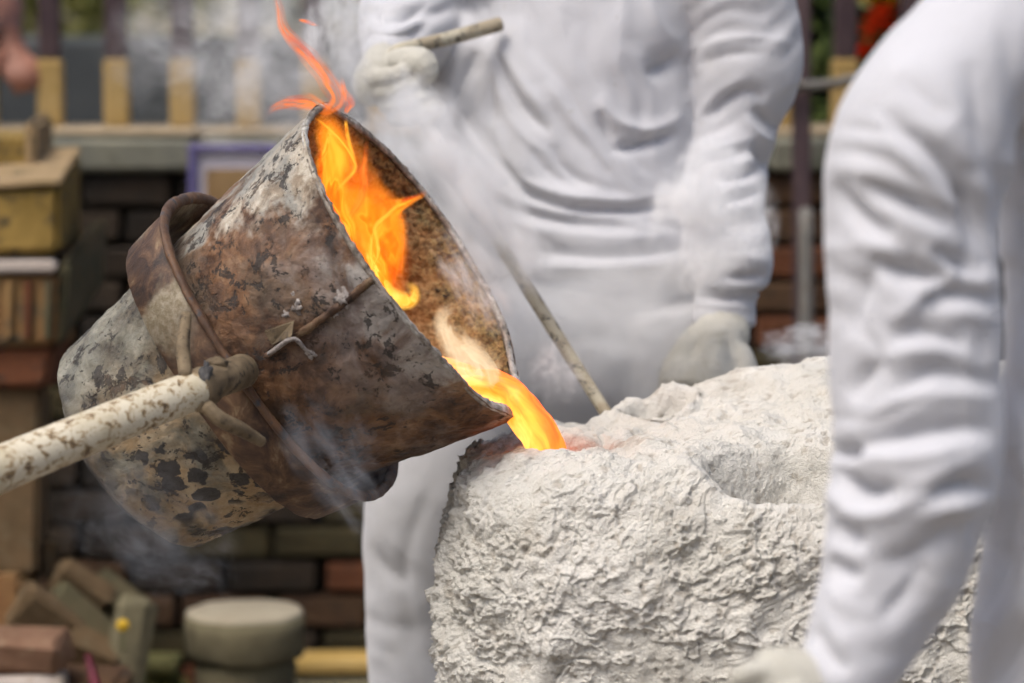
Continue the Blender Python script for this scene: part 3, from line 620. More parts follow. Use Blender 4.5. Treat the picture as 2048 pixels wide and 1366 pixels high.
# angle density: fine where the camera looks (front and left), coarse at the back
dens = np.interp(s, [0, .12, .25, .4, .55, .72, .84, 1], [0, 1, 1.35, 1, .12, .06, .06, 0]); 
ang_knots = np.radians(np.array([-95, -20])); 
phi_src = np.linspace(-math.pi, math.pi, 4000); wgt = 1.0 + 7.0 * np.exp(-(((phi_src + 1.85) / 1.35) ** 4)) + 5.0 * np.exp(-((phi_src - math.pi) / .4) ** 2); cw = np.concatenate([[0], np.cumsum((wgt[1:] + wgt[:-1]) / 2)]); cw /= cw[-1]
phi = np.interp(s, cw, phi_src)
ex = 3.6; k = (np.abs(np.cos(phi)) ** ex + np.abs(np.sin(phi)) ** ex) ** (-1 / ex); ux, uy = k * np.cos(phi), k * np.sin(phi)
tt = np.concatenate([np.linspace(0, .35, 14, endpoint=False), np.linspace(.35, 1.0, 250, endpoint=False), np.linspace(1.0, 1.9985, nt - 264)])
PH, TT = np.meshgrid(np.arange(nphi), tt); pi_ = PH.ravel(); T_ = TT.ravel()
X_, Y_ = ux[pi_], uy[pi_]
shr = np.where(T_ < 1, .94 + .06 * sstep(.2, .72, T_) , 1.0)                       # slight waist near the foot
rnd = .20                                                                       # rounded shoulder
topk = np.where(T_ < 1, 1.0, 1 - (T_ - 1))
sc_ = shr * np.where(T_ < 1, 1 - .0 * T_, topk)
edge = np.where(T_ < 1, np.clip((T_ - .6) / .4, 0, 1) ** 3 * .10, .10 * 1.0)                      # shoulder draws in
x = MC[0] + MH[0] * X_ * (sc_ - edge * np.where(T_ < 1, 1, topk)); Y = MC[1] + MH[1] * Y_ * (sc_ - 1.5 * edge * np.where(T_ < 1, 1, topk))
x1 = MC[0] + MH[0] * X_ * .9; Y1 = MC[1] + MH[1] * Y_ * .85
zt = mould_height(np.where(T_ < 1, x1, x), np.where(T_ < 1, Y1, Y)); sh = np.where(T_ < 1, 0, np.maximum(0, 1 - (T_ - 1) / .28)); sh = np.where(T_ < 1, 1.0, sh); zt = zt - .035 * sh ** 2
tw = np.clip(T_, 0, 1); z = np.where(T_ < 1, .2 + (zt - .2) * (1 - (1 - tw) ** 1.0), zt)
P = np.stack([x, Y, z], 1)
Q = grid_faces(nphi, len(tt), True)
def vnormals(P, Q):
    n = np.cross(P[Q[:, 2]] - P[Q[:, 0]], P[Q[:, 3]] - P[Q[:, 1]]); N = np.zeros_like(P)
    for j in range(4): np.add.at(N, Q[:, j], n)
    return N / np.maximum(np.linalg.norm(N, axis=1, keepdims=True), 1e-12)
N = vnormals(P, Q)
if N[len(N) // 3] @ (P[len(P) // 3] - np.array([MC[0], MC[1], .6])) < 0: Q = Q[:, ::-1].copy(); N = -N
a1 = fbm(P * 11, 3); a2 = fbm(P * 52 + 3, 3); a3 = fbm(P * 150 + 8, 2); a4 = fbm(P * 300 + 1, 1)
rot = np.stack([P[:, 0] * .93 + P[:, 2] * .35, P[:, 1], -P[:, 0] * .35 + P[:, 2] * .93], 1)
stroke = 1 - np.abs(fbm(rot * np.array([14, 30, 75]) + .4 * a1[:, None] + 4, 3)) * 2
lowr = sstep(.86, .74, P[:, 2]) * sstep(.0, .3, P[:, 0]); hollow = np.exp(-(np.hypot((P[:, 0] - .395) / .14, (P[:, 1] - 3.845) / .09)) ** 4)
plast = sstep(-.3, .45, fbm(P * 7 + 21, 3))                                                      # smoother trowelled zones
a2 = .45 * a2 + .55 * (np.abs(a2) * 2.2 - .45); a3 = .5 * a3 + .5 * (np.abs(a3) * 2.2 - .45)
d = .014 * a1 * (1 - .75 * hollow) + (.0034 * np.maximum(a2, -.25) + .0021 * a3 + .0014 * a4) * (.15 + 1.0 * plast) * (1 - .8 * hollow)
d = d + .0016 * lowr * stroke - .003 * np.maximum(0, a2 - .35) * (1 - hollow)
pit = sstep(.42, .62, fbm(P * 60 + 30, 2)); d = d - .002 * pit * (1 - hollow)
lump = sstep(.3, .55, fbm(P * 48 + 50, 2)) * sstep(.0, .4, fbm(P * 9 + 2, 2)); d = d + .004 * lump * (1 - hollow)
ridge_crack = 1 - np.abs(fbm(P * 7 + 70, 3)) * 9; d = d - .006 * np.clip(ridge_crack, 0, 1) * sstep(.1, .4, fbm(P * 5 + 90, 2))
sm1 = fbm(P * 9 + 140, 4, .55); sm2 = fbm(P * np.array([13, 13, 19]) + 180, 4, .55)
d = d + (.005 * sstep(.02, .07, sm1) + .0045 * sstep(.12, .16, sm2) - .004 * sstep(.3, .34, sm2)) * (1 - hollow) * (.35 + .5 * sstep(.9, .8, P[:, 2]))
leftz = sstep(.02, -.06, P[:, 0]); d = d + leftz * (.006 * a2 + .0015 * a3)
P = P + N * d[:, None]
g = G('investment_plaster'); o = g.obj(); n1 = g.noise(o, 6, 5, .6); n2 = g.noise(o, 45, 5, .7); n3 = g.noise(o, 260, 3, .8); pt = g.attr('pit'); scor = g.attr('scorch')
c = g.mix(g.step(n1, .35, .65), (.645, .62, .555), (.73, .705, .645)); c = g.mix(g.math('MULTIPLY', g.step(g.noise(o, 11, 4, .65, .5), .54, .68), .55), c, (.55, .51, .44)); c = g.mix(g.math('MULTIPLY', g.step(n2, .56, .72), .45), c, (.42, .38, .3)); c = g.mix(g.math('MULTIPLY', g.step(n2, .36, .26), .5), c, (.76, .74, .70))
c = g.mix(g.step(n3, .68, .73), c, (.18, .145, .11)); c = g.mix(g.math('MULTIPLY', pt, .45), c, (.33, .28, .22)); c = g.mix(g.math('MULTIPLY', scor, g.step(n2, .35, .6, .35, 1)), c, (.19, .11, .06))
M_plaster = g.bsdf(c, .95, 0, g.bump(g.math('ADD', g.math('MULTIPLY', n3, .9), n2), 1.0, .006), spec=.15)
scorch = np.exp(-(np.hypot((P[:, 0] + .03) / .07, (P[:, 1] - 3.93) / .07)) ** 2 - ((P[:, 2] - .9) / .03) ** 2) + .8 * np.exp(-(np.hypot((P[:, 0] - .08) / .1, (P[:, 1] - 3.98) / .05)) ** 4)
mould = add('casting_mould', fixed('casting_mould', P, Q, dict(pit=pit, scorch=np.clip(scorch, 0, 1))), M_plaster)
tag(mould, 'large rough white plaster casting mould receiving the molten metal', 'mould')

# ================================================================== MOLTEN METAL
g = G('molten_metal'); u = g.attr('flow'); a_ = g.attr('across'); o = g.obj()
n1 = g.noise(g.xyz(g.math('MULTIPLY', u, 2.2), g.math('MULTIPLY', a_, .9), 0.0), 2.0, 3, .5, .5)
f_ = g.math('ADD', g.math('MULTIPLY', n1, .55), g.math('MULTIPLY_ADD', a_, .22, .22), clamp=True)
c = g.ramp(f_, [(.22, (1.0, .07, .004)), (.42, (1.0, .14, .008)), (.58, (1.0, .26, .022)), (.75, (1.0, .40, .08))])
hot = g.step(u, .5, .15); c = g.mix(hot, c, g.mix(g.step(n1, .4, .62), (1.0, .34, .06), (1.0, .48, .18)))
bs = g.node('ShaderNodeBsdfPrincipled'); bs.inputs['Base Color'].default_value = (.3, .1, .03, 1); bs.inputs['Roughness'].default_value = .5; bs.inputs['Specular IOR Level'].default_value = .2
g.put(bs.inputs['Emission Color'], c); g.put(bs.inputs['Emission Strength'], g.step(n1, .3, .7, 1.1, 1.7)); g.put(bs.inputs['Normal'], g.bump(g.noise(o, 70, 3, .6), .3, .003))
g.t.links.new(bs.outputs[0], g.out.inputs[0]); M_melt = g.m
rows_ = [(850, 715, 4.06, 14, .012), (890, 742, 4.03, 26, .018), (940, 762, 4.01, 31, .02), (985, 774, 4.0, 31, .02), (1020, 790, 3.99, 32, .022), (1052, 828, 3.98, 37, .023), (1085, 884, 3.97, 42, .024), (1108, 935, 3.97, 42, .024)]
v, f, u, a = tube(wctrl(rows_), 90, 40); v = np.asarray(v); v = v + .0042 * np.stack([fbm(v * np.array([24, 24, 16]) + i * 9, 3) for i in range(3)], 1)
stream = thing('molten_stream', 'glowing yellow orange molten metal flowing from the crucible spout', 'molten metal', tuple(W(1085, 900, 3.97)))
add('stream', mesh('stream', v, f, True, dict(flow=u, across=np.cos(a) * -1)), M_melt, stream)
th = np.linspace(0, 2 * math.pi, 40, endpoint=False); ctr = np.array([.06, 3.975, .846])
V = np.vstack([[ctr + np.array([0.052 * r * math.cos(t), .034 * r * math.sin(t), .004 * (1 - r)]) for t in th] for r in (.05, .35, .7, 1.0)]); V = V + .0015 * np.stack([0 * V[:, 0], 0 * V[:, 0], fbm(V * 40, 2)], 1)
Fc = [tuple(q) for q in grid_faces(40, 4, True)] + [tuple(range(40))]
add('pool', mesh('pool', V, Fc, True, dict(flow=np.full(len(V), .8), across=np.full(len(V), -.9))), M_melt, stream)

# ---- flames: hollow curved tongues of burning gas
def flame_mat(name, c_lo, c_mid, c_hi, strength, alpha, streak=1.5, gap=0.0):
    g = G(name); u = g.attr('flow'); a = g.attr('across'); sd_ = g.attr('seed')
    vec = g.xyz(g.math('MULTIPLY', u, 1.3), g.math('MULTIPLY', a, .55), sd_); n = g.noise(vec, streak, 2, .5, .9)
    rid = g.math('SUBTRACT', 1.0, g.math('MULTIPLY', g.math('ABSOLUTE', g.math('SUBTRACT', n, .5)), 9.0), clamp=True); rid = g.math('POWER', rid, 2.0)
    body = g.step(n, .25, .75)
    edge = g.step(g.math('ABSOLUTE', a), 1.0, .1); ends = g.math('MULTIPLY', g.step(u, 0.0, .12), g.step(u, 1.0, .6))
    c = g.ramp(g.math('ADD', g.math('MULTIPLY', body, .75), g.math('MULTIPLY', rid, .3), clamp=True), [(.1, c_lo), (.5, c_mid), (.9, c_hi)])
    e = g.node('ShaderNodeEmission'); g.put(e.inputs[0], c); e.inputs[1].default_value = strength
    t = g.node('ShaderNodeBsdfTransparent'); m = g.node('ShaderNodeMixShader')
    al = g.math('MULTIPLY', g.math('MULTIPLY', edge, ends), g.math('MULTIPLY', g.math('ADD', g.math('MULTIPLY', body, .5), g.math('MULTIPLY_ADD', rid, .25, .5)), alpha), clamp=True)
    if gap: al = g.math('MULTIPLY', al, g.step(g.noise(g.xyz(g.math('MULTIPLY', u, 2.0), g.math('MULTIPLY', a, 1.1), sd_), 2.4, 3, .55, .6), .36, .62, 1 - gap * 1.6, 1.0), clamp=True)
    g.put(m.inputs[0], al); g.t.links.new(t.outputs[0], m.inputs[1]); g.t.links.new(e.outputs[0], m.inputs[2]); g.t.links.new(m.outputs[0], g.out.inputs[0]); g.m.cycles.emission_sampling = 'NONE'; return g.m
M_fl = flame_mat('flame_orange', (1.0, .10, .004), (1.0, .2, .008), (1.0, .42, .035), 1.25, .75)
M_flr = flame_mat('flame_red', (.75, .09, .015), (1.0, .17, .02), (1.0, .3, .05), .9, .5, 1.7, .5)
M_fly = flame_mat('flame_yellow', (1.0, .2, .008), (1.0, .42, .03), (1.0, .72, .16), 1.05, .7)
M_flf = flame_mat('flame_edge', (1.0, .2, .01), (1.0, .36, .025), (1.0, .6, .09), 1.0, .45)
M_flp = flame_mat('flame_peach', (.7, .42, .22), (.85, .6, .36), (1.0, .8, .55), .85, .5)
fire = thing('flame', 'orange flames licking up inside the tilted crucible and over its rim', 'flame', tuple(W(760, 560, 4.0)))
def tongue(rows, mat, seed, nm='flame_tongue', flat=.35):
    rr = [(x_, y_, D_, w_, w_ * D_ / F * flat) for x_, y_, D_, w_ in rows]
    v, f, u, a = tube(wctrl(rr), 70, 28); v = np.asarray(v); v = v + (.006 if max(r_[3] for r_ in rows) > 24 else .003) * np.stack([fbm(v * 22 + i * 9 + seed, 2) for i in range(3)], 1)
    add(nm, mesh(nm, v, f, True, dict(flow=u, across=np.cos(a), seed=np.full(len(v), seed * 3.7))), mat, fire)
M_flt = flame_mat('flame_thin', (1.0, .13, .006), (1.0, .2, .01), (1.0, .34, .03), 1.1, .36, 1.1)
tongue([(790, 640, 4.02, 20), (770, 560, 4.02, 60), (742, 480, 4.02, 78), (712, 400, 4.02, 72), (690, 330, 4.02, 56), (668, 262, 4.05, 36), (640, 200, 4.04, 14)], M_flt, 21)
tongue([(800, 560, 4.03, 8), (796, 510, 4.03, 22), (788, 460, 4.03, 34), (770, 415, 4.03, 34), (752, 370, 4.03, 20), (744, 330, 4.03, 6)], M_flt, 22)
tongue([(705, 500, 3.99, 14), (676, 420, 3.98, 34), (667, 350, 3.98, 42), (664, 295, 3.99, 40), (656, 250, 4.0, 32), (634, 204, 4.0, 12)], M_fl, 1)
tongue([(770, 590, 4.02, 12), (762, 530, 4.02, 44), (748, 480, 4.03, 58), (722, 425, 4.03, 54), (690, 392, 4.03, 36), (655, 370, 4.03, 10)], M_fl, 2)
tongue([(795, 540, 4.03, 10), (786, 500, 4.04, 30), (782, 462, 4.05, 34), (778, 432, 4.05, 34), (795, 412, 4.05, 22), (826, 400, 4.05, 11), (858, 370, 4.05, 4)], M_fl, 3)
for sd_, pts in ((41, [(629, 232), (667, 264), (694, 299), (709, 333), (692, 362), (658, 394)]), (42, [(690, 238), (698, 286), (710, 333)]), (43, [(658, 258), (650, 306), (630, 330)]), (44, [(660, 398), (690, 440), (706, 500)]), (45, [(742, 545), (756, 500), (752, 455), (790, 415), (840, 392)]), (46, [(745, 470), (742, 520), (756, 575)])):
    tongue([(x_, y_, 3.955, 2 + 5 * math.sin(math.pi * (k_ + .6) / (len(pts) + .2))) for k_, (x_, y_) in enumerate(pts)], M_flf, sd_, 'flame_filament')
tongue([(700, 440, 3.97, 8), (724, 380, 3.97, 16), (729, 335, 3.97, 13), (738, 272, 3.97, 4)], M_flr, 5)
tongue([(748, 560, 3.97, 8), (778, 588, 3.96, 22), (800, 600, 3.95, 24), (822, 600, 3.95, 18), (826, 578, 3.95, 14), (806, 562, 3.95, 7)], M_fly, 6)
tongue([(735, 500, 3.97, 6), (760, 555, 3.96, 20), (778, 590, 3.95, 22), (800, 612, 3.95, 12)], M_fly, 7)
tongue([(640, 240, 3.98, 12), (674, 200, 3.98, 24), (656, 165, 3.98, 24), (625, 125, 3.99, 21), (592, 90, 4.0, 18), (568, 55, 4.0, 15), (556, 10, 4.0, 13), (548, -60, 4.0, 8)], M_flr, 8)
tongue([(665, 226, 3.98, 12), (625, 206, 3.98, 21), (588, 204, 3.98, 20), (556, 214, 3.98, 14), (526, 236, 3.98, 4)], M_flr, 9)
tongue([(690, 230, 3.99, 6), (700, 205, 3.99, 14), (688, 180, 3.99, 10), (678, 150, 3.99, 4)], M_flr, 10)
tongue([(598, 38, 4.0, 4), (618, 42, 4.0, 6), (640, 50, 4.0, 3)], M_flr, 11)
tongue([(985, 770, 3.99, 14), (935, 735, 4.0, 42), (900, 690, 4.0, 30), (884, 645, 4.0, 22), (900, 615, 4.0, 18), (925, 620, 4.0, 8)], M_flp, 12)
tongue([(1000, 770, 3.98, 14), (970, 735, 3.99, 38), (930, 690, 4.0, 30), (900, 640, 4.0, 12)], M_flp, 13)

# ================================================================== PEOPLE
def cloth_mat(name, col, wv=900):
    g = G(name); o = g.obj(); n = g.noise(o, 5, 4, .6); w1 = g.noise(g.mapv(o, (1, 1, 3)), 260, 2, .6); n3 = g.noise(o, 30, 3, .6)
    c = g.mix(g.step(n, .3, .7), col, tuple(x * .94 for x in col))
    c = g.mix(g.math('MULTIPLY', g.step(g.noise(o, 3.1, 5, .65, .4), .5, .72), .3), c, (.40, .37, .325)); c = g.mix(g.math('MULTIPLY', g.step(g.noise(o, 55, 3, .7), .66, .72), .35), c, (.33, .3, .26))
    return g.bsdf(c, .9, 0, g.bump(g.math('ADD', g.math('MULTIPLY', w1, .5), n3), .22, .004), spec=.15, **{'Sheen Weight': .25, 'Sheen Roughness': .6})
M_shirt = cloth_mat('white_jersey', (.475, .475, .495)); M_shirt2 = cloth_mat('white_cotton', (.495, .495, .52)); M_trous = cloth_mat('white_twill', (.46, .46, .47))
M_glove = m_simple('dusty_knit_glove', (.46, .44, .375), (.53, .51, .45), 8, .95, 1.0, 220, (.42, .395, .33), .1)
M_skin = m_simple('skin', (.38, .2, .13), (.44, .24, .16), 12, .5, .2, 90); M_hair = m_simple('dark_hair', (.015, .012, .01), (.03, .024, .02), 30, .5, .4, 120)
M_shoe = m_simple('dusty_boot', (.06, .05, .04), (.12, .1, .08), 14, .7, .3, 60)

def tb(rows, n=30, seg=28): v, f, _, _ = tube(wctrl(rows), n, seg); return v, f
def ball(c, r, sx=1, sy=1, sz=1, n=3):
    bm = bmesh.new(); bmesh.ops.create_icosphere(bm, subdivisions=n, radius=1); V = np.array([v.co[:] for v in bm.verts]) * r * np.array([sx, sy, sz]); Fc = [[v.index for v in f.verts] for f in bm.faces]; bm.free()
    return V + np.asarray(c), Fc
def skinpart(name, parts, voxel, mat, parent, fl=None, smooth=6, und=0.0, usc=9, gain=1.0, rk=.6, wk=1.0, wr=()):
    V, Q, N = remesh(parts, voxel, smooth)
    if und: V = V + N * (und * fbm(V * usc, 3))[:, None]
    if fl:
        V = folds(V, N, fl, gain, rk, wk, wr)
    return add(name, mesh(name, V, Q), mat, parent)
def head(parent, c, facing, hair=True):
    """neck, head, nose, ears and eyes on one body; hair as a cap"""
    c = np.asarray(c, float); f = np.array([math.sin(facing), math.cos(facing), 0.]); s = np.array([f[1], -f[0], 0.])
    return [ball(c, .1, .8, .95, 1.18), ball(c + f * .095 - np.array([0, 0, .015]), .018, 1, 1, 1.5), ball(c + f * .085 - np.array([0, 0, .06]), .022, 1.2, 1, .6),
            ball(c + s * .085, .022, .6, 1, 1.4), ball(c - s * .085, .022, .6, 1, 1.4), ball(c + f * .05 - np.array([0, 0, .085]), .05, 1, 1, .8), ball(c + f * .08 + s * .035 + [0, 0, .012], .016), ball(c + f * .08 - s * .035 + [0, 0, .012], .016)]
def eyes_hair(parent, c, facing):
    c = np.asarray(c, float); f = np.array([math.sin(facing), math.cos(facing), 0.]); s = np.array([f[1], -f[0], 0.])
    for q in (1, -1): v, fc = ball(c + f * .09 + s * .035 * q + [0, 0, .012], .011, n=2); add('eye', mesh('eye', v, fc), M_pale, parent)
    V, Fc = ball(c - f * .012 + [0, 0, .028], .108, .86, .98, 1.1); keep = V @ [0, 0, 1] > c[2] + .02 + 1.1 * ((V - c) @ f); V = np.where(keep[:, None], V, c + (V - c) * .8)
    add('hair', mesh('hair', V + .004 * np.stack([perlin(V * 60 + i) for i in range(3)], 1), Fc), M_hair, parent)

# ---- worker behind the mould (faces the camera)
pb = thing('person', 'worker in white shirt, trousers and gloves standing behind the mould holding a bent rod', 'person', tuple(W(1180, 1590, 4.75)[:2]) + (.2,))
DB = 4.75
hd = W(1190, -330, DB)
body = head(None, hd, math.pi) + [tb([(1185, -240, DB, 62), (1182, -150, DB, 70), (1180, -60, DB, 150, .09), (1180, 200, DB, 150, .09), (1185, 560, DB, 130, .08)]),
    tb([(1010, -70, DB, 55), (870, -20, 4.87, 45), (800, 0, 4.86, 38), (778, 90, 4.66, 30)]), tb([(1380, -60, DB, 55), (1450, 260, 4.76, 42), (1452, 600, 4.66, 32)]),
    tb([(1080, 640, DB, 70), (860, 1040, 4.72, 65), (840, 1560, 4.75, 45)]), tb([(1280, 640, DB, 70), (1390, 1040, 4.75, 65), (1400, 1560, 4.78, 45)])]
skinpart('body', body, .014, M_skin, pb, smooth=3); eyes_hair(pb, hd, math.pi)
shirt = [tb([(990, 10, 4.77, 50), (952, 110, 4.75, 74), (936, 210, 4.75, 74), (965, 320, 4.76, 50)], 24, 24),
    tb([(1182, -165, DB, 105, .07), (1182, -120, DB, 195, .085), (1182, -60, DB, 222, .105), (1182, 60, DB, 212, .12), (1160, 180, DB, 236, .13), (1152, 320, DB, 240, .135), (1168, 430, DB, 226, .14), (1192, 490, DB, 202, .142), (1197, 525, DB, 206, .148), (1198, 540, DB, 206, .148)], 60, 72),
    tb([(1060, -70, DB, 105), (960, -50, 4.80, 112), (860, -25, 4.87, 112), (828, 5, 4.83, 108), (815, 60, 4.72, 100), (790, 104, 4.64, 72), (780, 122, 4.62, 56)], 40, 36),
    tb([(1380, -75, DB, 112), (1452, -20, DB, 122), (1486, 60, DB, 118), (1484, 150, DB, 116), (1464, 250, DB, 92), (1446, 330, 4.74, 90), (1446, 420, 4.70, 84), (1455, 480, 4.68, 84), (1462, 530, 4.66, 84), (1460, 568, 4.66, 76)], 60, 40)]
SH = [(9, 11, [(1090, 165), (1130, 215), (1165, 265), (1192, 305), (1222, 335)]), (6, 9, [(1000, 95), (1035, 150), (1066, 195), (1094, 235)]), (8, 10, [(992, 200), (1028, 250), (1066, 288), (1105, 312), (1145, 330)]),
      (11, 10, [(986, 215), (1005, 295), (1038, 351), (1102, 383), (1207, 401), (1300, 396), (1356, 380)]), (8, 10, [(938, 300), (972, 352), (1031, 397), (1137, 424), (1277, 434)]), (9, 12, [(960, 425), (1031, 446), (1137, 466), (1250, 476), (1360, 470)]),
      (13, 11, [(1196, 190), (1216, 226), (1248, 250), (1298, 260), (1340, 246), (1362, 225)]), (8, 12, [(1290, -10), (1312, 40), (1338, 74), (1366, 95)]), (7, 18, [(1245, -20), (1240, 60), (1236, 150)]), (6, 16, [(1120, -20), (1130, 80), (1160, 170)]),
      (-12, 9, [(989, 105), (1017, 172), (1055, 226), (1102, 267)]), (-7, 12, [(978, 120), (976, 190), (985, 250)]), (-9, 14, [(955, 100), (925, 160), (905, 215)]), (-13, 15, [(1290, 150), (1330, 130), (1368, 108)]), (-11, 9, [(1222, 302), (1277, 290), (1320, 278), (1356, 262)]),
      (-10, 8, [(1040, 376), (1090, 402), (1150, 417), (1277, 418), (1350, 406)]), (-7, 9, [(1196, 220), (1212, 262), (1232, 305)]), (-6, 9, [(1010, 320), (1035, 372), (1080, 410)]), (-7, 10, [(975, 395), (1050, 425), (1150, 446), (1270, 456)]), (-6, 8, [(1100, 290), (1140, 345), (1190, 375)]), (-5, 9, [(1060, 300), (1105, 350), (1160, 378)]),
      (9, 9, [(1030, 520), (1110, 532), (1200, 536), (1290, 534), (1375, 526)]), (-6, 9, [(1030, 494), (1110, 506), (1200, 512), (1300, 508), (1370, 500)]), (4, 9, [(1060, 485), (1160, 492), (1280, 490)]),
      # left-hand sleeve of the picture
      (8, 8, [(735, 60), (770, 70), (810, 60), (850, 30)]), (-7, 7, [(735, 78), (770, 86), (815, 76), (860, 45)]), (6, 8, [(728, 98), (765, 102), (800, 96)]), (-7, 7, [(740, 30), (775, 42), (815, 30), (860, 5)]), (5, 8, [(735, 10), (780, 18), (830, 5)]), (-9, 14, [(930, -10), (955, 40), (985, 75)]),
      # right-hand sleeve
      (7, 8, [(1369, 107), (1448, 79), (1527, 76), (1590, 90)]), (-5, 10, [(1375, 135), (1450, 110), (1540, 104)]), (8, 9, [(1380, 262), (1410, 218), (1455, 178), (1495, 155)]), (-9, 10, [(1405, 236), (1452, 196), (1500, 182), (1530, 205)]), (13, 8, [(1488, 228), (1503, 252), (1524, 274), (1552, 288)]), (-10, 9, [(1500, 290), (1528, 318), (1540, 345)]), (-8, 8, [(1508, 215), (1532, 238), (1552, 262)]),
      (7, 7, [(1390, 305), (1440, 296), (1487, 282), (1510, 274)]), (-7, 6, [(1400, 322), (1450, 312), (1497, 300)]), (8, 7, [(1425, 345), (1480, 328), (1520, 312)]), (-7, 6, [(1435, 364), (1490, 350), (1528, 334)]), (7, 7, [(1440, 388), (1490, 372), (1528, 356)]), (-6, 6, [(1430, 408), (1490, 394), (1528, 382)]), (5, 8, [(1400, 425), (1460, 420), (1524, 408)]), (-5, 8, [(1390, 450), (1460, 444), (1530, 436)]),
      (9, 9, [(1378, 522), (1420, 514), (1480, 514), (1545, 526)]), (-10, 8, [(1440, 548), (1480, 556), (1535, 548)]), (8, 8, [(1385, 560), (1430, 572), (1480, 586), (1535, 582)])]
skinpart('shirt', shirt, .0052, M_shirt, pb, SH, 7, .004, 7, gain=1.45, rk=.6, wk=.95, wr=[(1130, 200, 260, 280, 52, 46, 4, 5), (1300, 120, 130, 240, 80, 46, 3.5, 6), (1200, 450, 280, 130, 8, 36, 2.5, 7), (1490, 130, 160, 190, -35, 44, 5, 8), (1455, 400, 140, 190, -14, 30, 5, 9), (800, 40, 150, 130, -12, 30, 5, 10)])
cuff = [tb([(1455, 575, 4.66, 66), (1450, 600, 4.66, 62), (1448, 625, 4.66, 64), (1447, 648, 4.66, 66)], 16, 28)]
skinpart('cuff', cuff, .004, M_shirt, pb, [(5, 6, [(1385, 606), (1450, 612), (1512, 616)]), (-5, 5, [(1385, 592), (1450, 596), (1515, 598)]), (4, 5, [(1385, 628), (1440, 634), (1510, 650)])], 4)
skinpart('cuff', [tb([(796, 98, 4.645, 62), (778, 116, 4.62, 56), (770, 130, 4.60, 50)], 12, 24)], .004, M_shirt, pb, None, 3)
trous = [tb([(1192, 500, DB, 165, .105), (1188, 560, DB, 180, .115), (1170, 640, DB, 205, .13), (1150, 720, DB, 225, .13), (1135, 820, DB, 225, .12), (1125, 900, DB, 200, .1)], 30, 48), tb([(1060, 640, DB, 150), (985, 780, 4.74, 165), (910, 930, 4.72, 165), (868, 1060, 4.72, 146), (862, 1200, 4.74, 134), (866, 1366, 4.76, 132), (868, 1560, 4.76, 120)], 50, 40),
         tb([(1290, 640, DB, 150), (1350, 850, 4.75, 150), (1395, 1060, 4.75, 140), (1400, 1300, 4.77, 128), (1404, 1560, 4.78, 120)], 40, 36)]
TR = [(6, 16, [(745, 1040), (800, 1100), (880, 1150), (930, 1165)]), (-8, 14, [(735, 1085), (770, 1140), (820, 1175)]), (-6, 14, [(880, 950), (830, 1050), (810, 1160), (830, 1300)]), (6, 14, [(770, 930), (755, 1030), (760, 1150)]), (-5, 18, [(800, 1230), (840, 1300), (900, 1366)]), (5, 14, [(760, 1230), (800, 1300), (840, 1366)]),
      (4, 12, [(1060, 610), (1150, 640), (1260, 635), (1370, 610)]), (-4, 12, [(1060, 650), (1150, 680), (1250, 672)]), (-5, 10, [(1060, 556), (1180, 560), (1370, 550)]), (4, 16, [(1250, 680), (1220, 740), (1190, 790)])]
skinpart('trousers', trous, .008, M_trous, pb, TR, 8, .004, 7, gain=.85, wr=[(830, 1150, 200, 350, 40, 70, 5, 11), (1200, 660, 260, 160, 30, 50, 4, 12)])
for sx in (868, 1404):
    b = W(sx, 1570, 4.74); v, f = joinVF([tube([[b[0], b[1] + .06, .26, .055], [b[0], b[1] - .04, .245, .05], [b[0], b[1] - .16, .232, .034]], 12, 16)[:2]]); add('boot', mesh('boot', v, f), M_shoe, pb)
# gloves: palm, four separate curled fingers, thumb
RP = lambda s_: (775 + (890 - 775) * s_, 115 + (310 - 115) * s_)
gl = [tb([(776, 112, 4.61, 40), (762, 140, 4.58, 46), (752, 168, 4.57, 48), (760, 195, 4.575, 40)], 14, 18)]
for i, s_ in enumerate((.16, .30, .44, .57)):
    x0, y0 = RP(s_); gl.append(tb([(x0 - 62 + 4 * i, y0 + 4, 4.575, 19), (x0 - 42, y0 + 10, 4.535, 20), (x0 + 2, y0 + 4, 4.51, 19), (x0 + 32, y0 - 8, 4.53, 18), (x0 + 36, y0 - 12, 4.56, 15)], 18, 14))
gl.append(tb([(772, 130, 4.585, 24), (805, 122, 4.545, 27), (838, 126, 4.52, 33), (850, 142, 4.515, 30), (842, 160, 4.52, 20)], 18, 16))
skinpart('glove', gl, .0035, M_glove, pb, None, 3, .0012, 60)
gl = [tb([(1450, 622, 4.655, 50), (1446, 662, 4.63, 56, .036), (1420, 712, 4.60, 72, .04), (1402, 760, 4.57, 84, .042), (1396, 788, 4.555, 82, .034)], 24, 28)]
for i, (x0, l) in enumerate(((1332, 58), (1372, 74), (1412, 80), (1452, 66))):
    gl.append(tb([(x0 + 6, 770, 4.565, 22), (x0 - 2, 800, 4.545, 21), (x0 - 8, 800 + l * .5, 4.535, 20), (x0 - 6, 795 + l, 4.56, 16)], 14, 14))
gl.append(tb([(1475, 705, 4.6, 28), (1492, 745, 4.575, 26), (1482, 790, 4.55, 22), (1470, 815, 4.545, 17)], 14, 14))
skinpart('glove', gl, .004, M_glove, pb, [(-4, 8, [(1395, 640), (1390, 690), (1360, 745)]), (3, 8, [(1430, 650), (1440, 700), (1430, 760)]), (-3, 7, [(1455, 660), (1465, 720), (1470, 765)])], 4, .0015, 50)

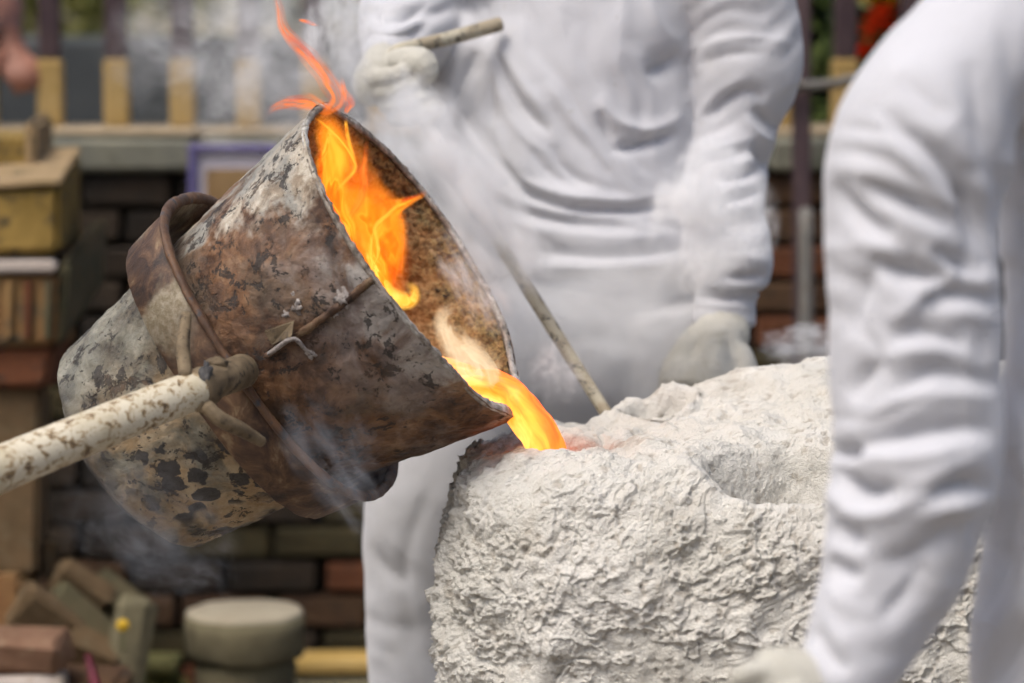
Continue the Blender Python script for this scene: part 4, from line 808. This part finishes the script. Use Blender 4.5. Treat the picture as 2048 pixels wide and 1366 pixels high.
# ---- bent rod in the glove
g = G('flaking_rod'); o = g.obj(); n2 = g.noise(o, 60, 5, .7, .4); n1 = g.noise(o, 18, 4, .6)
c = g.mix(g.step(n1, .4, .6), (.3, .25, .17), (.4, .36, .27)); c = g.mix(g.step(n2, .54, .6), c, (.07, .06, .045)); M_rod = g.bsdf(c, .8, 0, g.bump(n2, .6, .003))
rd = rod('bent_rod', [(1245, 880, 4.335, 13), (1205, 815, 4.36, 13), (1120, 680, 4.40, 13.5), (1000, 488, 4.46, 14), (890, 310, 4.51, 14), (815, 182, 4.55, 14), (782, 128, 4.56, 14), (790, 104, 4.565, 13.5), (830, 92, 4.58, 13.5), (900, 76, 4.61, 14), (1000, 48, 4.65, 15)], M_rod, None, 90, 14)
tag(rd, 'bent flaking metal rod gripped by the worker behind the crucible', 'rod')

# ---- worker in front at right (turned away)
DF = 3.05
pf = thing('person', 'worker in loose white shirt at the right edge, seen from behind with bent arm', 'person', tuple(W(2200, 2300, DF)[:2]) + (.2,))
hd = W(1960, -420, 3.2)
body = head(None, hd, math.radians(-50)) + [tb([(1975, -330, 3.2, 90), (2030, -190, 3.18, 105), (2170, 40, 3.2, 120, .07), (2280, 600, 3.22, 130, .07), (2300, 1200, 3.22, 130, .07)]),
    tb([(1860, 130, 3.0, 80), (1835, 560, 3.0, 70), (1850, 980, 3.0, 62), (1640, 1370, 2.97, 48)]), tb([(2300, 80, 3.4, 80), (2200, 560, 3.55, 70), (2000, 900, 3.5, 55)]),
    tb([(2180, 1250, 3.1, 140), (2180, 1800, 3.1, 100), (2220, 2300, 3.1, 75)]), tb([(2320, 1250, 3.25, 140), (2340, 1800, 3.25, 100), (2360, 2300, 3.25, 75)])]
skinpart('body', body, .014, M_skin, pf, smooth=3); eyes_hair(pf, hd, math.radians(-50))
shirt = [tb([(1995, -210, 3.17, 150, .08), (2060, -120, 3.17, 200, .1), (2115, 20, 3.16, 225, .12), (2180, 200, 3.19, 225, .12), (2225, 420, 3.2, 232, .12), (2266, 640, 3.2, 252, .13), (2262, 900, 3.15, 270, .16), (2245, 1100, 3.14, 280, .16), (2240, 1290, 3.14, 300, .165), (2250, 1480, 3.14, 300, .17)], 60, 64),
    tb([(2090, -30, 3.12, 150), (1990, 66, 3.06, 150), (1897, 182, 3.02, 166), (1848, 290, 3.0, 188), (1826, 420, 3.0, 180), (1826, 560, 3.0, 173), (1832, 700, 3.0, 174), (1838, 840, 2.99, 170), (1832, 950, 2.98, 172), (1812, 1040, 2.98, 160), (1778, 1160, 2.98, 142), (1728, 1270, 2.97, 116), (1690, 1345, 2.96, 100), (1660, 1400, 2.96, 84), (1640, 1430, 2.955, 72)], 90, 56),
    tb([(2260, 40, 3.36, 130), (2215, 500, 3.5, 100), (2080, 850, 3.5, 90), (1980, 960, 3.48, 70)], 30, 24)]
FS = [(-12, 11, [(1768, 225), (1810, 262), (1867, 305), (1922, 372), (1958, 450), (1980, 530)]), (9, 15, [(1740, 240), (1800, 300), (1860, 352), (1920, 425)]), (8, 9, [(1655, 330), (1744, 350), (1843, 387), (1930, 424)]), (-10, 13, [(1722, 365), (1803, 399), (1902, 452)]), (-9, 14, [(1666, 360), (1690, 405), (1730, 440), (1792, 472)]),
      (10, 18, [(1680, 440), (1740, 485), (1830, 510)]), (9, 16, [(1740, 408), (1820, 445), (1900, 490)]), (-13, 12, [(1740, 522), (1803, 541), (1850, 550), (1905, 553)]), (-9, 12, [(1860, 498), (1921, 529), (1972, 550)]), (10, 15, [(1830, 500), (1890, 532), (1960, 572), (1996, 580)]), (-11, 12, [(1838, 612), (1880, 594), (1930, 588), (1994, 603)]), (11, 15, [(1770, 650), (1820, 615), (1870, 572), (1910, 570)]),
      (-9, 14, [(1780, 682), (1837, 661), (1904, 676), (1940, 690)]), (-6, 14, [(1706, 650), (1724, 590), (1742, 530)]), (9, 16, [(1850, 640), (1910, 628), (1990, 640)]), (10, 15, [(1720, 760), (1790, 712), (1860, 700), (1960, 725)]), (-8, 13, [(1700, 800), (1730, 752), (1780, 720)]), (-9, 14, [(1790, 790), (1860, 745), (1930, 748), (1995, 770)]), (10, 15, [(1710, 850), (1800, 800), (1900, 790), (1990, 800)]),
      (-10, 14, [(1690, 905), (1720, 890), (1803, 868), (1913, 856), (1990, 860)]), (-13, 10, [(1655, 905), (1690, 905), (1712, 890)]), (12, 14, [(1665, 925), (1740, 915), (1810, 918), (1880, 905), (1960, 885)]), (-15, 13, [(1665, 930), (1690, 965), (1730, 984), (1795, 978)]), (13, 13, [(1650, 955), (1672, 1003), (1726, 1030), (1790, 1018), (1850, 985)]), (8, 15, [(1770, 940), (1840, 962), (1913, 932), (1985, 890)]), (-11, 12, [(1860, 1000), (1900, 975), (1940, 968), (1985, 985)]), (13, 13, [(1830, 1045), (1890, 1020), (1950, 1008), (2005, 990)]),
      (-9, 13, [(1664, 1040), (1690, 1068), (1735, 1088)]), (-8, 24, [(1730, 1130), (1821, 1115), (1886, 1076), (1950, 1040)]), (6, 12, [(1658, 1080), (1680, 1108), (1730, 1120)]), (-8, 11, [(1660, 1115), (1685, 1140), (1725, 1155)]), (6, 14, [(1655, 1160), (1675, 1200), (1720, 1220)]), (-7, 12, [(1630, 1255), (1655, 1310), (1700, 1345)]), (6, 12, [(1640, 1200), (1665, 1260), (1700, 1300)]), (-6, 18, [(1760, 1240), (1800, 1200), (1860, 1130)]),
      (7, 26, [(1760, 120), (1840, 180), (1920, 260)]), (-6, 18, [(1800, 150), (1860, 200), (1910, 240)]), (-6, 20, [(1940, 120), (1965, 250), (1985, 400)]), (5, 22, [(1990, 100), (2010, 260), (2020, 420)]), (-6, 24, [(2020, 330), (2030, 460), (2044, 600)]), (5, 22, [(2010, 600), (2030, 760), (2040, 900)]), (-5, 20, [(2030, 900), (2010, 1040), (1990, 1150)]), (8, 18, [(2060, 1180), (2000, 1260), (1960, 1366)]), (-8, 16, [(2060, 1240), (2020, 1310), (1990, 1380)]), (-6, 14, [(2000, 1080), (1985, 1160), (1960, 1240)])]
skinpart('shirt', shirt, .0045, M_shirt2, pf, FS, 9, .003, 7, gain=1.45, rk=.5, wk=1.15, wr=[(1820, 480, 260, 330, 28, 46, 4, 1), (1830, 790, 240, 230, -14, 52, 3, 2), (1760, 1150, 240, 260, -30, 60, 2, 3), (2040, 700, 160, 760, 82, 60, 6, 4)])
trous = [tb([(2250, 1400, 3.14, 290, .16), (2250, 1560, 3.15, 300, .17), (2240, 1700, 3.15, 280, .15)], 16, 32), tb([(2190, 1600, 3.08, 170), (2180, 1900, 3.08, 150), (2220, 2310, 3.1, 130)], 20, 24), tb([(2330, 1600, 3.25, 170), (2340, 1900, 3.25, 150), (2360, 2310, 3.25, 130)], 20, 24)]
skinpart('trousers', trous, .01, M_trous, pf, None, 6, .006, 7)
for sx, d_ in ((2215, 3.08), (2360, 3.25)):
    b = W(sx, 2310, d_); v, f = tube([[b[0] + .05, b[1], .26, .055], [b[0] - .04, b[1] + .04, .245, .05], [b[0] - .13, b[1] + .08, .232, .034]], 12, 16, ref=(0, 0, 1))[:2]; add('boot', mesh('boot', v, f), M_shoe, pf)
gl = [tb([(1655, 1405, 2.955, 60), (1610, 1372, 2.95, 68), (1560, 1362, 2.95, 70, .034), (1525, 1368, 2.955, 62, .036)], 18, 22)]
for i in range(4):
    z_ = i * .022; gl.append(tb([(1540, 1348 + 14 * i, 2.93 + z_, 24), (1496, 1345 + 16 * i, 2.93 + z_, 24), (1474, 1378 + 16 * i, 2.94 + z_, 22), (1490, 1420 + 12 * i, 2.95 + z_, 18)], 14, 14))
gl.append(tb([(1600, 1385, 2.92, 28), (1550, 1420, 2.9, 27), (1505, 1440, 2.9, 23), (1480, 1445, 2.905, 18)], 14, 14))
skinpart('glove', gl, .0035, M_glove, pf, None, 3, .0012, 60)

# ---- bystander whose hand shows at the left edge, on the far side of the railing
pz = thing('person', 'bystander whose bare forearm and hand show at the upper left edge', 'person', tuple(W(-160, 1400, 6.8)[:2]) + (0,))
D3 = 6.7; hd = W(-170, -230, D3)
body = head(None, hd, math.pi) + [tb([(-170, -180, D3, 50), (-170, -100, D3, 90, .09), (-170, 100, D3, 130, .11), (-170, 420, D3, 120, .11)]), tb([(-80, -70, D3, 48), (-40, 60, D3 - .02, 40), (10, 10, D3 - .16, 36), (12, 70, D3 - .3, 30)]) , tb([(-260, -70, D3, 45), (-290, 180, D3, 38), (-285, 380, D3, 28)]),
        tb([(8, 60, D3 - .3, 30), (24, 112, D3 - .33, 34), (42, 130, D3 - .35, 32)]), tb([(30, 112, D3 - .34, 15), (58, 122, D3 - .36, 14), (78, 140, D3 - .37, 12), (84, 160, D3 - .37, 9)]), tb([(30, 126, D3 - .36, 15), (55, 138, D3 - .38, 14), (70, 155, D3 - .38, 12), (72, 172, D3 - .38, 9)]), tb([(22, 134, D3 - .37, 15), (42, 150, D3 - .39, 14), (54, 166, D3 - .39, 12), (54, 182, D3 - .38, 9)]), tb([(10, 138, D3 - .37, 14), (24, 156, D3 - .39, 13), (34, 172, D3 - .39, 11), (34, 186, D3 - .38, 8)]), tb([(10, 100, D3 - .35, 15), (-8, 124, D3 - .39, 13), (-8, 146, D3 - .4, 10)]),
        tb([(-210, 400, D3, 65), (-210, 850, D3, 50), (-210, 1290, D3, 36)]), tb([(-130, 400, D3, 65), (-130, 850, D3, 50), (-130, 1290, D3, 36)])]
skinpart('body', body, .007, m_simple('tanned_skin', (.2, .085, .055), (.26, .115, .075), 12, .55, .2, 90), pz, smooth=3); eyes_hair(pz, hd, math.pi)
skinpart('shirt', [tb([(-170, -105, D3, 85, .09), (-170, -60, D3, 120, .1), (-170, 200, D3, 145, .13), (-170, 460, D3, 145, .13)]), tb([(-90, -70, D3, 58), (-55, 20, D3, 55)]), tb([(-255, -70, D3, 55), (-285, 60, D3, 52)])], .012, m_simple('grey_cloth', (.1, .1, .11), (.14, .14, .15), 8), pz, None, 5, .005, 8)
skinpart('trousers', [tb([(-170, 430, D3, 140, .13), (-170, 560, D3, 140, .13)]), tb([(-210, 480, D3, 78), (-210, 1260, D3, 60)]), tb([(-130, 480, D3, 78), (-130, 1260, D3, 60)])], .014, M_wallgrey, pz, None, 5, .005, 8)

# ================================================================== SMOKE
def smoke_mat(name, col, dens, scale, lo, hi, stretch, seed, warp=.6, soft=.9, rot=(0, 0, 0), aniso=0.0, wisp=True):
    g = G(name); tc = g.node('ShaderNodeTexCoord'); o = tc.outputs['Object']      # object space: unit ball
    ln = g.node('ShaderNodeVectorMath', operation='LENGTH'); g.put(ln.inputs[0], o); edge_n = g.noise(g.mapv(o, loc=(seed * 2.1, seed, 0)), 1.6, 2, .6); fall = g.math('MULTIPLY', g.step(ln.outputs['Value'], 1.0, .7), g.step(g.math('MULTIPLY_ADD', g.math('SUBTRACT', edge_n, .5), 2.2, ln.outputs['Value']), 1.0, 1.0 - soft))
    v = g.mapv(o, stretch, rot, (seed, seed * .7, seed * 1.3))
    wn_ = g.noise(v, scale * .55, 1, .5, col=True); wv = g.node('ShaderNodeVectorMath', operation='MULTIPLY_ADD'); g.put(wv.inputs[0], wn_); wv.inputs[1].default_value = (warp,) * 3; g.put(wv.inputs[2], v)
    n = g.noise(wv.outputs[0], scale, 4, .62)
    if wisp:
        n2 = g.noise(wv.outputs[0], scale * 1.6, 2, .55); rid = g.math('SUBTRACT', 1.0, g.math('MULTIPLY', g.math('ABSOLUTE', g.math('SUBTRACT', n2, .5)), 7.0), clamp=True)
        k = g.math('ADD', g.step(n, lo, hi), g.math('MULTIPLY', g.math('POWER', rid, 2.5), g.step(n, lo - .12, hi)))
    else: k = g.step(n, lo, hi)
    d = g.math('MULTIPLY', g.math('MULTIPLY', k, fall), dens)
    p = g.node('ShaderNodeVolumePrincipled'); p.inputs['Color'].default_value = (*col, 1); p.inputs['Anisotropy'].default_value = aniso; g.put(p.inputs['Density'], d)
    g.t.links.new(p.outputs[0], g.out.inputs['Volume']); return g.m
def smoke(label, px, py, D, rx, ry, rz, ang, mat):
    bm = bmesh.new(); bmesh.ops.create_icosphere(bm, subdivisions=3, radius=1.03); me = bpy.data.meshes.new('smoke'); bm.to_mesh(me); bm.free(); me.materials.append(mat)
    o = bpy.data.objects.new('smoke', me); COL.objects.link(o); k = D / F; o.location = W(px, py, D); o.scale = (rx * k, rz, ry * k)
    o.rotation_euler = (0, math.radians(ang), 0); return tag(o, label, 'smoke', kind='stuff')
WH = (.985, .985, .985)
SMOKES = [
 ('dense white smoke rising behind the far rim of the crucible', 925, 430, 4.36, 150, 330, .12, -34, smoke_mat('smoke_plume', WH, 42, 1.3, .34, .62, (1.3, 1, .9), 1.0, 1.0)),
 ('thin white smoke around the fist gripping the bent rod', 815, 250, 4.34, 140, 150, .10, -20, smoke_mat('smoke_fist', WH, 18, 1.7, .36, .68, (1.2, 1, 1), 2.0, 1.0)),
 ('thin grey smoke drifting before the railing', 500, 120, 4.5, 330, 230, .12, 10, smoke_mat('smoke_drift', WH, 9, 2.4, .38, .7, (1.2, 1, 1), 3.0, 1.0)),
 ('wispy smoke above the flame tip', 690, 60, 4.3, 110, 170, .08, 0, smoke_mat('smoke_tip', WH, 22, 2.4, .42, .66, (1.2, 1, .9), 4.0)),
 ('curling white smoke around the hanging sleeve', 1420, 440, 4.42, 150, 190, .07, 0, smoke_mat('smoke_sleeve', WH, 60, 2.6, .38, .66, (1, 1, 1), 5.0)),
 ('faint smoke veil before the worker behind the mould', 1200, 620, 4.52, 330, 230, .07, 0, smoke_mat('smoke_veil', WH, 21, 1.8, .33, .7, (1, 1, .8), 6.0)),
 ('small wisps rising beside the molten stream', 1110, 745, 4.16, 75, 80, .05, 0, smoke_mat('smoke_stream', WH, 20, 3.4, .46, .66, (1, 1, .8), 7.0)),
 ('thin wisps curling along the crucible lining', 945, 560, 4.08, 70, 150, .04, -28, smoke_mat('smoke_lining', WH, 40, 2.4, .46, .66, (1.2, 1, .8), 8.0)),
 ('bluish smoke hanging on the carrying band', 680, 930, 3.64, 120, 200, .05, -35, smoke_mat('smoke_band', (.88, .92, 1), 7, 2.6, .44, .72, (1.5, 1, .7), 9.0)),
 ('faint blue smoke under the crucible foot', 290, 1050, 3.85, 260, 170, .07, 35, smoke_mat('smoke_foot', (.85, .9, 1), 3.2, 2.6, .44, .72, (1, 1, 1), 10.0)),
 ('low puff of smoke behind the mould beside the glove', 1610, 690, 4.5, 110, 60, .06, 0, smoke_mat('smoke_puff', WH, 22, 1.8, .38, .62, (1, 1, 1), 11.0)),
]
for s_ in SMOKES: smoke(*s_)
